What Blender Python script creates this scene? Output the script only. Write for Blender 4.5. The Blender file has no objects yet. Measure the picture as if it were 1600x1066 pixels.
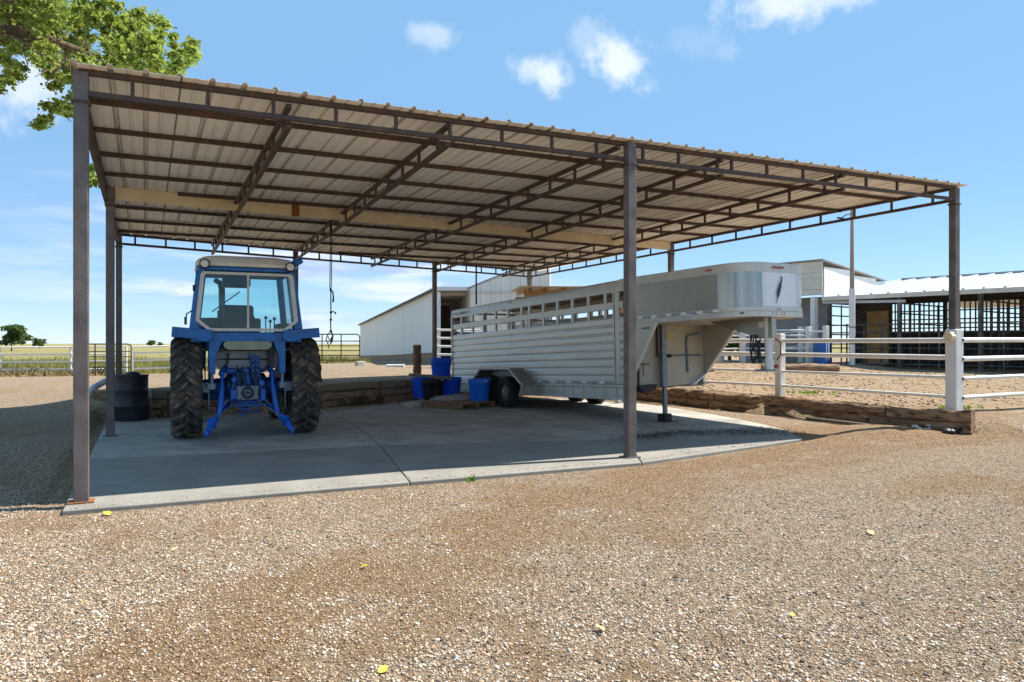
import bpy, bmesh, math, random
import numpy as np
from mathutils import Vector, Matrix

random.seed(7)
rng = np.random.default_rng(11)
SC = bpy.context.scene
COL = SC.collection
R = math.radians
PI = math.pi

# ------------------------------------------------------------------ camera
YAW = math.atan(572 / 1160.0)
CAM = (0.533, -7.871, 1.5)
cam_d = bpy.data.cameras.new('camera')
cam = bpy.data.objects.new('camera', cam_d)
COL.objects.link(cam)
cam.location = CAM
cam.rotation_euler = (R(90), 0, -YAW)
cam_d.sensor_width = 36.0
cam_d.lens = 1160 / 1600 * 36.0
cam_d.shift_y = 0.0025
cam_d.clip_start = 0.05
cam_d.clip_end = 9000
SC.camera = cam

# ------------------------------------------------------------------ sky, sun, exposure
SUN = Vector((2.85, -0.35, 4.0)).normalized()
SUN_EL = math.asin(SUN.z)
SUN_AZ = math.atan2(SUN.x, SUN.y)
world = bpy.data.worlds.new('World')
SC.world = world
world.use_nodes = True
SKY_STRENGTH = 0.092
SUN_STRENGTH = 5.0
EXPOSURE = 0.92


def build_sky():
    nt = world.node_tree
    N, L = nt.nodes, nt.links
    N.clear()

    def math_(op, a, b=None, clamp=False):
        n = N.new('ShaderNodeMath'); n.operation = op; n.use_clamp = clamp
        for i, v in enumerate((a, b)):
            if v is None: continue
            if isinstance(v, (int, float)): n.inputs[i].default_value = v
            else: L.new(v, n.inputs[i])
        return n.outputs[0]

    def sstep(v, lo, hi):
        n = N.new('ShaderNodeMapRange'); n.interpolation_type = 'SMOOTHSTEP'
        L.new(v, n.inputs[0])
        n.inputs[1].default_value = lo; n.inputs[2].default_value = hi
        n.inputs[3].default_value = 0; n.inputs[4].default_value = 1
        return n.outputs[0]
    sky = N.new('ShaderNodeTexSky'); sky.sky_type = 'NISHITA'
    sky.sun_disc = False
    sky.sun_elevation = SUN_EL; sky.sun_rotation = SUN_AZ
    sky.altitude = 1600; sky.air_density = 1.0; sky.dust_density = 0.0; sky.ozone_density = 3.5
    tc = N.new('ShaderNodeTexCoord')
    sep = N.new('ShaderNodeSeparateXYZ'); L.new(tc.outputs['Generated'], sep.inputs[0])
    az = math_('ARCTAN2', sep.outputs[0], sep.outputs[1])
    el = math_('ARCSINE', sep.outputs[2])
    noi = N.new('ShaderNodeTexNoise'); noi.inputs['Scale'].default_value = 21; noi.inputs['Detail'].default_value = 10
    noi.inputs['Roughness'].default_value = 0.62
    L.new(tc.outputs['Generated'], noi.inputs['Vector'])
    nv = math_('MULTIPLY', math_('SUBTRACT', noi.outputs[0], 0.5), 2.9)
    # puffs: azimuth, elevation, half width, half height (radians), amount
    puffs = [(0.352, 0.395, .042, .020, .34), (0.499, 0.352, .050, .027, .62), (0.600, 0.360, .062, .034, .66), (0.56, .385, .03, .03, .22), (.70, .375, .05, .02, .10),
             (0.74, 0.362, .020, .014, .12), (0.82, 0.410, .10, .030, .62), (0.92, 0.418, .07, .022, .5), (1.02, .42, .05, .015, .35),
             (-0.12, 0.285, .05, .05, .55), (-0.33, 0.42, .10, .03, .4), (1.35, 0.40, .09, .03, .5), (1.9, 0.5, .12, .04, .5),
             (-1.1, 0.45, .13, .04, .5), (2.8, 0.5, .15, .05, .5), (-2.2, 0.4, .15, .04, .5)]
    total = None
    for a0, e0, sa, se, amt in puffs:
        da = math_('DIVIDE', math_('SUBTRACT', az, a0), sa)
        de = math_('DIVIDE', math_('SUBTRACT', el, e0), se)
        d = math_('SQRT', math_('ADD', math_('MULTIPLY', da, da), math_('MULTIPLY', de, de)))
        d = math_('ADD', d, nv)
        m = math_('MULTIPLY', math_('SUBTRACT', 1.0, sstep(d, 0.1, 1.15)), amt)
        total = m if total is None else math_('MAXIMUM', total, m)
    # low streaky veil over the fields
    mp = N.new('ShaderNodeMapping'); mp.inputs['Scale'].default_value = (2.6, 2.6, 15)
    L.new(tc.outputs['Generated'], mp.inputs['Vector'])
    n2 = N.new('ShaderNodeTexNoise'); n2.inputs['Scale'].default_value = 2.1; n2.inputs['Detail'].default_value = 6
    n2.inputs['Roughness'].default_value = 0.55
    L.new(mp.outputs[0], n2.inputs['Vector'])
    veil = sstep(n2.outputs[0], 0.36, 0.62)
    band = math_('MULTIPLY', sstep(el, -0.02, 0.05), math_('SUBTRACT', 1.0, sstep(el, 0.10, 0.24)))
    side = math_('MULTIPLY', math_('SUBTRACT', 1.0, sstep(az, 0.35, 0.62)), math_('ADD', .25, math_('MULTIPLY', .75, sstep(az, -.14, .02))))
    veil = math_('MULTIPLY', math_('MULTIPLY', veil, band), math_('MULTIPLY', side, 0.85))
    n3 = N.new('ShaderNodeTexNoise'); n3.inputs['Scale'].default_value = 3.3; n3.inputs['Detail'].default_value = 5
    L.new(mp.outputs[0], n3.inputs['Vector'])
    greyer = N.new('ShaderNodeMix'); greyer.data_type = 'RGBA'
    L.new(sstep(n3.outputs[0], 0.45, 0.62), greyer.inputs[0])
    greyer.inputs[6].default_value = (5.6, 6.0, 6.7, 1)
    greyer.inputs[7].default_value = (3.2, 3.8, 5.7, 1)
    mixv = N.new('ShaderNodeMix'); mixv.data_type = 'RGBA'
    even = N.new('ShaderNodeMix'); even.data_type = 'RGBA'
    L.new(math_('ADD', .46, math_('MULTIPLY', sstep(el, -0.02, 0.42), 0.30)), even.inputs[0])
    L.new(sky.outputs[0], even.inputs[6]); even.inputs[7].default_value = (1.75, 3.5, 5.55, 1)
    L.new(veil, mixv.inputs[0]); L.new(even.outputs[2], mixv.inputs[6]); L.new(greyer.outputs[2], mixv.inputs[7])
    mix = N.new('ShaderNodeMix'); mix.data_type = 'RGBA'
    L.new(total, mix.inputs[0]); L.new(mixv.outputs[2], mix.inputs[6])
    mix.inputs[7].default_value = (7.0, 7.1, 7.2, 1)
    bg = N.new('ShaderNodeBackground'); bg.inputs[1].default_value = SKY_STRENGTH
    L.new(mix.outputs[2], bg.inputs[0])
    out = N.new('ShaderNodeOutputWorld'); L.new(bg.outputs[0], out.inputs[0])


build_sky()
sun_d = bpy.data.lights.new('sun', 'SUN')
sun_d.energy = SUN_STRENGTH; sun_d.angle = R(0.53); sun_d.color = (1.0, 0.95, 0.87)
sun_o = bpy.data.objects.new('sun', sun_d); COL.objects.link(sun_o)
sun_o.rotation_euler = (-SUN).to_track_quat('-Z', 'Y').to_euler()
sun_o.location = (20, -5, 30)
SC.view_settings.view_transform = 'Standard'
SC.view_settings.look = 'None'
SC.view_settings.exposure = EXPOSURE
SC.view_settings.gamma = 1
SC.view_settings.use_curve_mapping = False
SC.render.engine = 'CYCLES'
SC.cycles.max_bounces = 8
SC.cycles.diffuse_bounces = 6
SC.cycles.transparent_max_bounces = 16

# ------------------------------------------------------------------ helpers
def tag(o, label=None, cat=None, group=None, kind=None):
    if label: o['label'] = label
    if cat: o['category'] = cat
    if group: o['group'] = group
    if kind: o['kind'] = kind
    return o


def empty(name, loc=(0, 0, 0), rz=0.0, rx=0.0):
    o = bpy.data.objects.new(name, None)
    COL.objects.link(o)
    o.empty_display_size = .2
    o.location = loc
    o.rotation_euler = (rx, 0, rz)
    return o


def link(name, me, parent=None, mat=None):
    o = bpy.data.objects.new(name, me)
    COL.objects.link(o)
    if parent: o.parent = parent
    if mat and not me.materials: me.materials.append(mat)
    return o


def copy_tree(o, parent=None):
    c = o.copy(); COL.objects.link(c)
    if parent is not None: c.parent = parent
    for ch in list(o.children): copy_tree(ch, c)
    return c


class MB:
    def __init__(self):
        self.v = []; self.f = []

    def add(self, vs, fs):
        b = len(self.v)
        self.v.extend([tuple(x) for x in vs])
        self.f.extend([tuple(i + b for i in f) for f in fs])
        return self

    def box(self, c, s, rz=0.0, rx=0.0, ry=0.0):
        m = Matrix.Translation(c) @ Matrix.Rotation(rz, 4, 'Z') @ Matrix.Rotation(ry, 4, 'Y') @ Matrix.Rotation(rx, 4, 'X')
        vs = [m @ Vector((x * s[0] / 2, y * s[1] / 2, z * s[2] / 2)) for x in (-1, 1) for y in (-1, 1) for z in (-1, 1)]
        return self.add(vs, [(0, 1, 3, 2), (4, 6, 7, 5), (0, 4, 5, 1), (2, 3, 7, 6), (0, 2, 6, 4), (1, 5, 7, 3)])

    def bar(self, p0, p1, w, h, up=(0, 0, 1)):
        p0 = Vector(p0); p1 = Vector(p1)
        d = (p1 - p0).normalized(); up = Vector(up)
        s = d.cross(up)
        if s.length < 1e-4: s = d.cross(Vector((0, 1, 0)))
        s.normalize(); u = s.cross(d).normalized()
        vs = []
        for p in (p0, p1):
            for a, b in ((-1, -1), (1, -1), (1, 1), (-1, 1)):
                vs.append(p + s * a * w / 2 + u * b * h / 2)
        return self.add(vs, [(0, 1, 2, 3)[::-1], (4, 5, 6, 7), (0, 1, 5, 4), (1, 2, 6, 5), (2, 3, 7, 6), (3, 0, 4, 7)])

    def tube(self, pts, r, n=8, caps=True):
        pts = [Vector(p) for p in pts]
        k = len(pts)
        rs = r if isinstance(r, (list, tuple)) else [r] * k
        rings = []
        prev = None
        for i, p in enumerate(pts):
            if i == 0: d = pts[1] - pts[0]
            elif i == k - 1: d = pts[-1] - pts[-2]
            else: d = (pts[i + 1] - pts[i]).normalized() + (pts[i] - pts[i - 1]).normalized()
            d.normalize()
            if prev is None:
                a = Vector((0, 0, 1)) if abs(d.z) < .9 else Vector((1, 0, 0))
                s = d.cross(a).normalized()
            else:
                s = (prev - d * prev.dot(d)).normalized()
            prev = s
            u = d.cross(s).normalized()
            rings.append([p + (s * math.cos(2 * PI * j / n) + u * math.sin(2 * PI * j / n)) * rs[i] for j in range(n)])
        vs = [q for g in rings for q in g]
        fs = []
        for i in range(k - 1):
            for j in range(n):
                a = i * n + j; b = i * n + (j + 1) % n
                fs.append((a, b, b + n, a + n))
        if caps:
            fs.append(tuple(range(n))[::-1]); fs.append(tuple(range((k - 1) * n, k * n)))
        return self.add(vs, fs)

    def cyl(self, p0, p1, r, n=16):
        return self.tube([p0, p1], r, n)

    def prism(self, poly, a, b, axis='y'):
        """poly: 2d points; extruded from a to b along axis. 'y': poly is (x,z); 'x': (y,z); 'z': (x,y)"""
        def pt(p, t):
            return {'y': (p[0], t, p[1]), 'x': (t, p[0], p[1]), 'z': (p[0], p[1], t)}[axis]
        n = len(poly)
        vs = [pt(p, a) for p in poly] + [pt(p, b) for p in poly]
        fs = [tuple(range(n)), tuple(range(n, 2 * n))[::-1]]
        fs += [(i, i + n, (i + 1) % n + n, (i + 1) % n) for i in range(n)]
        return self.add(vs, fs)

    def lathe(self, prof, n=24, c=(0, 0, 0), axis='z', close=False):
        """prof: (r, t) along the axis"""
        vs = []
        for r, t in prof:
            for j in range(n):
                a = 2 * PI * j / n
                x, y = r * math.cos(a), r * math.sin(a)
                q = {'z': (x, y, t), 'x': (t, x, y), 'y': (y, t, x)}[axis]
                vs.append((q[0] + c[0], q[1] + c[1], q[2] + c[2]))
        fs = []
        m = len(prof)
        for i in range(m - 1 + (1 if close else 0)):
            for j in range(n):
                i2 = (i + 1) % m
                a = i * n + j; b = i * n + (j + 1) % n
                a2 = i2 * n + j; b2 = i2 * n + (j + 1) % n
                fs.append((a, b, b2, a2))
        return self.add(vs, fs)

    def ball(self, c, r, n=10, s=(1, 1, 1)):
        prof = [(max(r * math.sin(PI * i / n), 1e-4), -r * math.cos(PI * i / n)) for i in range(n + 1)]
        b = len(self.v)
        self.lathe(prof, n * 2)
        for i in range(b, len(self.v)):
            x, y, z = self.v[i]
            self.v[i] = (x * s[0] + c[0], y * s[1] + c[1], z * s[2] + c[2])
        return self

    def mesh(self, name, mat=None, smooth=True):
        me = bpy.data.meshes.new(name)
        me.from_pydata(self.v, [], self.f)
        bm = bmesh.new(); bm.from_mesh(me)
        bmesh.ops.recalc_face_normals(bm, faces=bm.faces)
        bm.to_mesh(me); bm.free()
        if smooth:
            me.polygons.foreach_set('use_smooth', [True] * len(me.polygons))
            me.set_sharp_from_angle(angle=R(38))
        if mat: me.materials.append(mat)
        me.update()
        return me

    def build(self, name, mat, parent=None, bevel=0.0, seg=2, smooth=True):
        o = link(name, self.mesh(name, mat, smooth), parent)
        if bevel:
            m = o.modifiers.new('bevel', 'BEVEL'); m.width = bevel; m.segments = seg
            m.limit_method = 'ANGLE'; m.angle_limit = R(40); m.harden_normals = False
        return o


# ------------------------------------------------------------------ materials
def mat(name, col, rough=0.6, metal=0.0, var=0.12, vscale=3.0, bump=0.0, bscale=40.0, spots=None, spot_scale=8.0, spot_lo=0.55, spot_hi=0.7,
        stretch=(1, 1, 1), spec=0.5, rvar=0.1, coord='Object'):
    m = bpy.data.materials.new(name); m.use_nodes = True
    nt = m.node_tree; N, L = nt.nodes, nt.links
    b = N['Principled BSDF']
    tc = N.new('ShaderNodeTexCoord'); oi = N.new('ShaderNodeObjectInfo')
    add = N.new('ShaderNodeVectorMath'); add.operation = 'ADD'
    mul = N.new('ShaderNodeMath'); mul.operation = 'MULTIPLY'; mul.inputs[1].default_value = 37.0
    L.new(oi.outputs['Random'], mul.inputs[0])
    L.new(tc.outputs[coord], add.inputs[0]); L.new(mul.outputs[0], add.inputs[1])
    mp = N.new('ShaderNodeMapping'); mp.inputs['Scale'].default_value = stretch
    L.new(add.outputs[0], mp.inputs[0])
    no = N.new('ShaderNodeTexNoise'); no.inputs['Scale'].default_value = vscale; no.inputs['Detail'].default_value = 8
    no.inputs['Roughness'].default_value = 0.6
    L.new(mp.outputs[0], no.inputs['Vector'])
    rp = N.new('ShaderNodeMapRange')
    L.new(no.outputs[0], rp.inputs[0])
    rp.inputs[1].default_value = 0.25; rp.inputs[2].default_value = 0.75
    rp.inputs[3].default_value = 1 - var * 2; rp.inputs[4].default_value = 1 + var
    mx = N.new('ShaderNodeVectorMath'); mx.operation = 'SCALE'
    mx.inputs[0].default_value = col[:3]
    L.new(rp.outputs[0], mx.inputs['Scale'])
    colout = mx.outputs[0]
    if spots:
        n2 = N.new('ShaderNodeTexNoise'); n2.inputs['Scale'].default_value = spot_scale; n2.inputs['Detail'].default_value = 9
        n2.inputs['Roughness'].default_value = 0.65
        L.new(mp.outputs[0], n2.inputs['Vector'])
        r2 = N.new('ShaderNodeMapRange'); L.new(n2.outputs[0], r2.inputs[0])
        r2.inputs[1].default_value = spot_lo; r2.inputs[2].default_value = spot_hi
        mm = N.new('ShaderNodeMix'); mm.data_type = 'RGBA'
        L.new(r2.outputs[0], mm.inputs[0]); L.new(colout, mm.inputs[6]); mm.inputs[7].default_value = (*spots[:3], 1)
        colout = mm.outputs[2]
    L.new(colout, b.inputs['Base Color'])
    rr = N.new('ShaderNodeMapRange'); L.new(no.outputs[0], rr.inputs[0])
    rr.inputs[1].default_value = .3; rr.inputs[2].default_value = .7
    rr.inputs[3].default_value = max(rough - rvar, .03); rr.inputs[4].default_value = min(rough + rvar, 1)
    L.new(rr.outputs[0], b.inputs['Roughness'])
    b.inputs['Metallic'].default_value = metal
    b.inputs['Specular IOR Level'].default_value = spec
    if bump:
        n3 = N.new('ShaderNodeTexNoise'); n3.inputs['Scale'].default_value = bscale; n3.inputs['Detail'].default_value = 6
        L.new(mp.outputs[0], n3.inputs['Vector'])
        bp = N.new('ShaderNodeBump'); bp.inputs['Strength'].default_value = bump; bp.inputs['Distance'].default_value = 0.02
        L.new(n3.outputs[0], bp.inputs['Height']); L.new(bp.outputs[0], b.inputs['Normal'])
    return m


def glass(name, tint, gloss=0.08):
    m = bpy.data.materials.new(name); m.use_nodes = True
    nt = m.node_tree; N, L = nt.nodes, nt.links
    N.clear()
    t = N.new('ShaderNodeBsdfTransparent'); t.inputs[0].default_value = (*tint, 1)
    g = N.new('ShaderNodeBsdfGlossy'); g.inputs['Roughness'].default_value = 0.02
    fr = N.new('ShaderNodeFresnel'); fr.inputs[0].default_value = 1.45
    mx = N.new('ShaderNodeMixShader'); L.new(fr.outputs[0], mx.inputs[0])
    L.new(t.outputs[0], mx.inputs[1]); L.new(g.outputs[0], mx.inputs[2])
    o = N.new('ShaderNodeOutputMaterial'); L.new(mx.outputs[0], o.inputs[0])
    return m


M = {}
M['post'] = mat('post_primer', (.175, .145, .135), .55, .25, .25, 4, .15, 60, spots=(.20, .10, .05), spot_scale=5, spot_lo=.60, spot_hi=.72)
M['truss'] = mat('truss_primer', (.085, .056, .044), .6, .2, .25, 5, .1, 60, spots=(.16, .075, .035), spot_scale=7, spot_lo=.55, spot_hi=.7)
M['rust'] = mat('rusty_plate', (.30, .12, .04), .85, .1, .3, 18, .3, 70)
M['roofsheet'] = mat('roof_sheet', (.93, .90, .84), .5, 0, .06, 1.1, .0, 30, spots=(.52, .42, .31), spot_scale=3.6, spot_lo=.62, spot_hi=.84, stretch=(7, .30, 1))
M['ribshade'] = mat('roof_rib_shade', (.70, .635, .53), .6, 0, .3, 1.1, .0, 30, stretch=(5, .35, 1))
M['cream'] = mat('cream_steel', (.76, .63, .42), .55, 0, .10, 3, .05, 40, spots=(.30, .16, .07), spot_scale=9, spot_lo=.66, spot_hi=.75)
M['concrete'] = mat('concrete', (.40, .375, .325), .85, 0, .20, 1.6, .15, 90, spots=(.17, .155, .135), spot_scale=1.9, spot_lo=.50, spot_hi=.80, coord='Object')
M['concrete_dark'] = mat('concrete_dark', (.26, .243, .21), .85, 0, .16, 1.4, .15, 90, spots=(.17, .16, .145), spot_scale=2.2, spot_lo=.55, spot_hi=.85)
M['timber'] = mat('timber', (.50, .34, .21), .9, 0, .35, 5, .6, 30, spots=(.05, .030, .02), spot_scale=6, spot_lo=.50, spot_hi=.68, stretch=(1, 6, 6))
M['timber_grey'] = mat('timber_grey', (.46, .37, .27), .92, 0, .3, 5, .6, 26, spots=(.055, .04, .028), spot_scale=5, spot_lo=.5, spot_hi=.68, stretch=(1, 6, 6))
M['log'] = mat('log_wood', (.36, .215, .115), .9, 0, .35, 4, .7, 22, spots=(.07, .035, .02), spot_scale=4.5, spot_lo=.48, spot_hi=.64, stretch=(1, 4, 4))
M['log_end'] = mat('log_end', (.55, .36, .18), .9, 0, .25, 10, .3, 40)
M['woodpost'] = mat('wood_post', (.25, .15, .075), .9, 0, .3, 4, .5, 30, spots=(.06, .03, .015), spot_scale=5, spot_lo=.5, spot_hi=.68, stretch=(5, 5, .7))
M['pallet'] = mat('pallet_wood', (.33, .19, .095), .85, 0, .25, 5, .3, 40, stretch=(1, 6, 6))
M['plank'] = mat('weathered_plank', (.27, .215, .16), .9, 0, .25, 4, .4, 40, stretch=(1, 7, 7))
M['bluepaint'] = mat('tractor_blue', (.008, .16, .50), .40, .0, .28, 5, .05, 60, spots=(.10, .12, .14), spot_scale=5, spot_lo=.56, spot_hi=.80)
M['bluegear'] = mat('greasy_blue', (.010, .12, .44), .42, .1, .5, 7, .25, 40, spots=(.018, .02, .028), spot_scale=7, spot_lo=.48, spot_hi=.64)
M['bluelink'] = mat('link_blue', (.008, .12, .55), .38, .0, .25, 6, .1, 40, spots=(.02, .03, .08), spot_scale=9, spot_lo=.6, spot_hi=.75)
M['greysteel'] = mat('grey_steel', (.21, .26, .31), .45, .5, .25, 7, .15, 50)
M['darksteel'] = mat('dark_steel', (.035, .036, .04), .5, .4, .3, 6, .1, 50)
M['tyre'] = mat('tyre_rubber', (.050, .044, .040), .85, 0, .3, 6, .2, 50, spots=(.24, .165, .105), spot_scale=4.5, spot_lo=.48, spot_hi=.70)
M['lug'] = mat('tyre_lug', (.070, .061, .055), .8, 0, .35, 9, .2, 60, spots=(.30, .21, .13), spot_scale=8, spot_lo=.50, spot_hi=.68)
M['rim'] = mat('dusty_rim', (.27, .215, .15), .7, .3, .3, 5, .1, 40)
M['cabroof'] = mat('cab_roof', (.88, .82, .68), .55, 0, .1, 3, .03, 40, spots=(.30, .25, .18), spot_scale=4, spot_lo=.6, spot_hi=.78)
M['winframe'] = mat('window_frame', (.70, .66, .60), .45, 0, .08, 4)
M['cabglass'] = glass('cab_glass', (.80, .93, .945))
M['oval'] = mat('lower_window', (.20, .26, .18), .15, 0, .2, 3, spec=.8)
M['cabgrey'] = mat('cab_floor_grey', (.30, .31, .32), .7, 0, .15, 4)
M['lamp'] = mat('lamp_lens', (.78, .75, .66), .15, 0, .05, 5, spec=.8)
M['seat'] = mat('seat_vinyl', (.03, .04, .065), .6, 0, .3, 6)
M['alu'] = mat('aluminium', (.70, .675, .62), .45, .60, .16, 2.0, .03, 50, stretch=(1, .35, 3), rvar=.08)
M['alu_bright'] = mat('aluminium_extrusion', (.63, .60, .54), .42, .45, .12, 3)
M['alu_nose'] = mat('aluminium_sheet', (.40, .37, .305), .34, .80, .12, 1.3, .02, 20, rvar=.06)
M['polish'] = mat('polished_corner', (.46, .44, .40), .27, .90, .20, 1.6, .03, 5, stretch=(7, 7, .12), rvar=.08)  # stretched upright streaks paint reflections into the corner colour
M['whitepanel'] = mat('white_panel', (.82, .84, .87), .4, .1, .04, 3)
M['frontwall'] = mat('front_wall', (.50, .445, .345), .5, .1, .07, 1.6)
M['reflect_w'] = mat('tape_silver', (.86, .87, .88), .3, 0, .03)
M['reflect_r'] = mat('tape_grey', (.36, .36, .38), .35, .2, .05)
M['markerred'] = mat('marker_red', (.35, .03, .015), .2, 0, .1, spec=.8)
M['markeramber'] = mat('marker_amber', (.45, .10, .03), .2, 0, .1, spec=.8)
M['emblem'] = mat('emblem_blue', (.010, .035, .11), .4, 0, .4, 20)
M['ink'] = mat('lettering_ink', (.03, .03, .05), .6)
M['label_y'] = mat('label_yellow', (.72, .60, .26), .6, 0, .35, 45)
M['label_w'] = mat('label_white', (.75, .72, .62), .6, 0, .2, 40)
M['jack'] = mat('jack_blue_grey', (.24, .27, .30), .45, .5, .2, 5)
M['fender'] = mat('fender_alu', (.38, .36, .33), .5, .5, .15, 5, .05, 40)
M['hubchrome'] = mat('hub_chrome', (.70, .75, .78), .2, .9, .1)
M['trailer_tyre'] = mat('trailer_tyre', (.022, .021, .021), .8, 0, .25, 6, .1, 60)
M['trailer_floor'] = mat('trailer_floor', (.20, .17, .13), .85, 0, .25, 4)
M['bucket'] = mat('bucket_blue', (.01, .20, .88), .45, 0, .15, 5, spots=(.10, .22, .60), spot_scale=7, spot_lo=.60, spot_hi=.78)
M['bucketdark'] = mat('bucket_deep_blue', (.006, .11, .82), .48, 0, .15, 5, spots=(.08, .16, .48), spot_scale=7, spot_lo=.60, spot_hi=.78)
M['blacktub'] = mat('black_tub', (.012, .011, .011), .55, 0, .3, 6)
M['barrel'] = mat('black_barrel', (.030, .029, .038), .5, .1, .35, 4, .1, 30, spots=(.10, .06, .05), spot_scale=5, spot_lo=.60, spot_hi=.75)
M['sack'] = mat('feed_sack', (.45, .42, .38), .7, 0, .2, 6, .4, 14)
M['whitepipe'] = mat('white_pipe', (.76, .75, .72), .5, .0, .07, 5, spots=(.45, .40, .34), spot_scale=9, spot_lo=.64, spot_hi=.76)
M['greypipe'] = mat('grey_plastic_pipe', (.50, .56, .60), .5, 0, .1, 5)
M['darkpipe'] = mat('dark_pipe', (.055, .055, .05), .6, .3, .3, 5, spots=(.16, .08, .04), spot_scale=9, spot_lo=.6, spot_hi=.72)
M['stallpipe'] = mat('stall_pipe', (.09, .085, .08), .6, .3, .35, 5, spots=(.22, .17, .13), spot_scale=5, spot_lo=.5, spot_hi=.65)
M['whitemetal'] = mat('white_siding', (.82, .77, .70), .55, 0, .07, 1.2, spots=(.52, .49, .44), spot_scale=2.5, spot_lo=.6, spot_hi=.85, stretch=(2, 2, .5))
M['roofwhite'] = mat('white_roof', (.58, .59, .60), .5, .05, .06, 1)
M['boardtan'] = mat('tan_board_shaded_siding', (.66, .62, .53), .6, 0, .07, 2)
M['woodskirt'] = mat('wood_skirt', (.34, .21, .12), .85, 0, .25, 3, .2, 30, stretch=(1, 1, 5))
M['rafter'] = mat('rafter_wood', (.52, .31, .13), .8, 0, .2, 4, .2, 30)
M['hay'] = mat('hay', (.44, .29, .13), .95, 0, .3, 9, .8, 40)
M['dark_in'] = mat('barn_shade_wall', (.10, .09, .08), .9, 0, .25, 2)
M['greywall'] = mat('grey_barn_wall', (.33, .33, .34), .8, 0, .15, 1.5)
M['polewood'] = mat('pole_grey', (.36, .30, .24), .85, 0, .2, 3, .2, 30, stretch=(4, 4, .4))
M['rope'] = mat('rope_dark', (.018, .022, .03), .8, 0, .3, 30)
M['block'] = mat('concrete_block', (.50, .47, .41), .9, 0, .2, 8, .3, 60)
M['leaf'] = None
M['yleaf'] = mat('yellow_leaf', (.72, .62, .05), .6, 0, .25, 30, spots=(.35, .22, .06), spot_scale=40, spot_lo=.58, spot_hi=.7)
M['tleaf'] = mat('tan_leaf', (.62, .45, .20), .7, 0, .2, 30)
M['straw'] = mat('dry_straw', (.42, .30, .14), .9, 0, .3, 20)
M['weed'] = mat('green_weed', (.10, .20, .035), .7, 0, .3, 20)
M['rag'] = mat('pale_rag', (.62, .58, .50), .8, 0, .25, 14, .3, 30)
M['red'] = mat('red_latch', (.35, .03, .02), .5)
M['tank_blue'] = mat('drum_blue', (.01, .10, .38), .5, 0, .15, 5)
M['bark'] = mat('bark', (.17, .12, .08), .95, 0, .35, 6, .8, 16, stretch=(2, 2, .5))
M['dirtpile'] = mat('loose_dirt', (.38, .25, .14), .95, 0, .25, 6, .5, 40)
M['feeder'] = mat('black_feeder', (.03, .032, .036), .6, .2, .2, 5)


def leaf_mat(name, c0, c1, trans=(.25, .42, .04)):
    m = bpy.data.materials.new(name); m.use_nodes = True
    nt = m.node_tree; N, L = nt.nodes, nt.links; N.clear()
    g = N.new('ShaderNodeNewGeometry')
    mx = N.new('ShaderNodeMix'); mx.data_type = 'RGBA'
    L.new(g.outputs['Random Per Island'], mx.inputs[0])
    mx.inputs[6].default_value = (*c0, 1); mx.inputs[7].default_value = (*c1, 1)
    d = N.new('ShaderNodeBsdfPrincipled'); L.new(mx.outputs[2], d.inputs['Base Color']); d.inputs['Roughness'].default_value = .6; d.inputs['Specular IOR Level'].default_value = .3
    t = N.new('ShaderNodeBsdfTranslucent'); t.inputs[0].default_value = (*trans, 1)
    ms = N.new('ShaderNodeMixShader'); ms.inputs[0].default_value = .32
    L.new(d.outputs[0], ms.inputs[1]); L.new(t.outputs[0], ms.inputs[2])
    o = N.new('ShaderNodeOutputMaterial'); L.new(ms.outputs[0], o.inputs[0])
    return m


M['leaf'] = leaf_mat('cottonwood_leaf', (.065, .115, .018), (.29, .34, .07), (.46, .56, .10))
M['leaf_far'] = leaf_mat('far_leaf', (.035, .07, .018), (.08, .13, .03), (.10, .16, .03))

# ------------------------------------------------------------------ terrain
CTRL = [(-14, -8, 0), (-4, -8, 0), (4, -8, 0), (12, -8, 0), (20, -8, 0), (-5, 0, 0), (-14, 6, 0), (0, -2, 0), (6, -2, 0), (11, -1.5, 0), (14, -2.0, .02),
        (18, -2, .05), (-3, 6, 0), (-2, 9, .05), (-3, 12, .10), (-8, 12, .03), (-5, 31, .05), (0, 29, .08), (-15, 31, 0), (0.8, 10, .5), (2.5, 10.5, .5),
        (4.5, 11, .5), (7, 12.5, .5), (9, 14, .48), (8, 18, .55), (4, 18, .38), (1, 16, .3), (8.2, 21.6, .6), (7.6, 27.6, .55), (9.5, 26.7, .6), (12, 22.6, .58),
        (15, 16, .55), (12.5, 12, .45), (18.5, 60, 0), (8, 50, 0.05), (-5, 60, 0), (0, 45, .05),
        (13.4, 1.2, .35), (13.5, 4.4, .34), (13, 7, .37), (12.9, 9.5, .40), (15, 1.2, .30), (18, 1.5, .32), (17, 6, .42), (20, 8, .52), (23.5, 12.0, .76), (21.5, 14.1, .76), (24, 8, .56), (24.5, 3, .5),
        (27, 10, .55), (30, 4, .5), (30, 16, .6), (18, 12, .6), (24, 20, .7), (40, 20, .5), (40, 0, .4), (30, 40, .4)]
CA = np.array(CTRL, float)
# outline of the sunken pad under the carport
PIT = [(-0.35, -1.2), (-0.35, 8.45), (0.58, 8.45), (4.05, 9.22), (5.8, 10.1), (6.7, 10.62), (7.6, 11.6), (9.0, 12.3), (11.6, 12.3), (12.36, 10.4), (12.36, 7.7),
       (12.16, 5.35), (12.42, 2.75), (12.45, 0.9), (12.8, -0.2), (12.95, -1.2)]


def in_poly(x, y, poly):
    ins = np.zeros(x.shape, bool)
    n = len(poly)
    for i in range(n):
        x0, y0 = poly[i]; x1, y1 = poly[(i + 1) % n]
        cond = ((y0 > y) != (y1 > y))
        xi = (x1 - x0) * (y - y0) / ((y1 - y0) if y1 != y0 else 1e-9) + x0
        ins ^= cond & (x < xi)
    return ins


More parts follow.
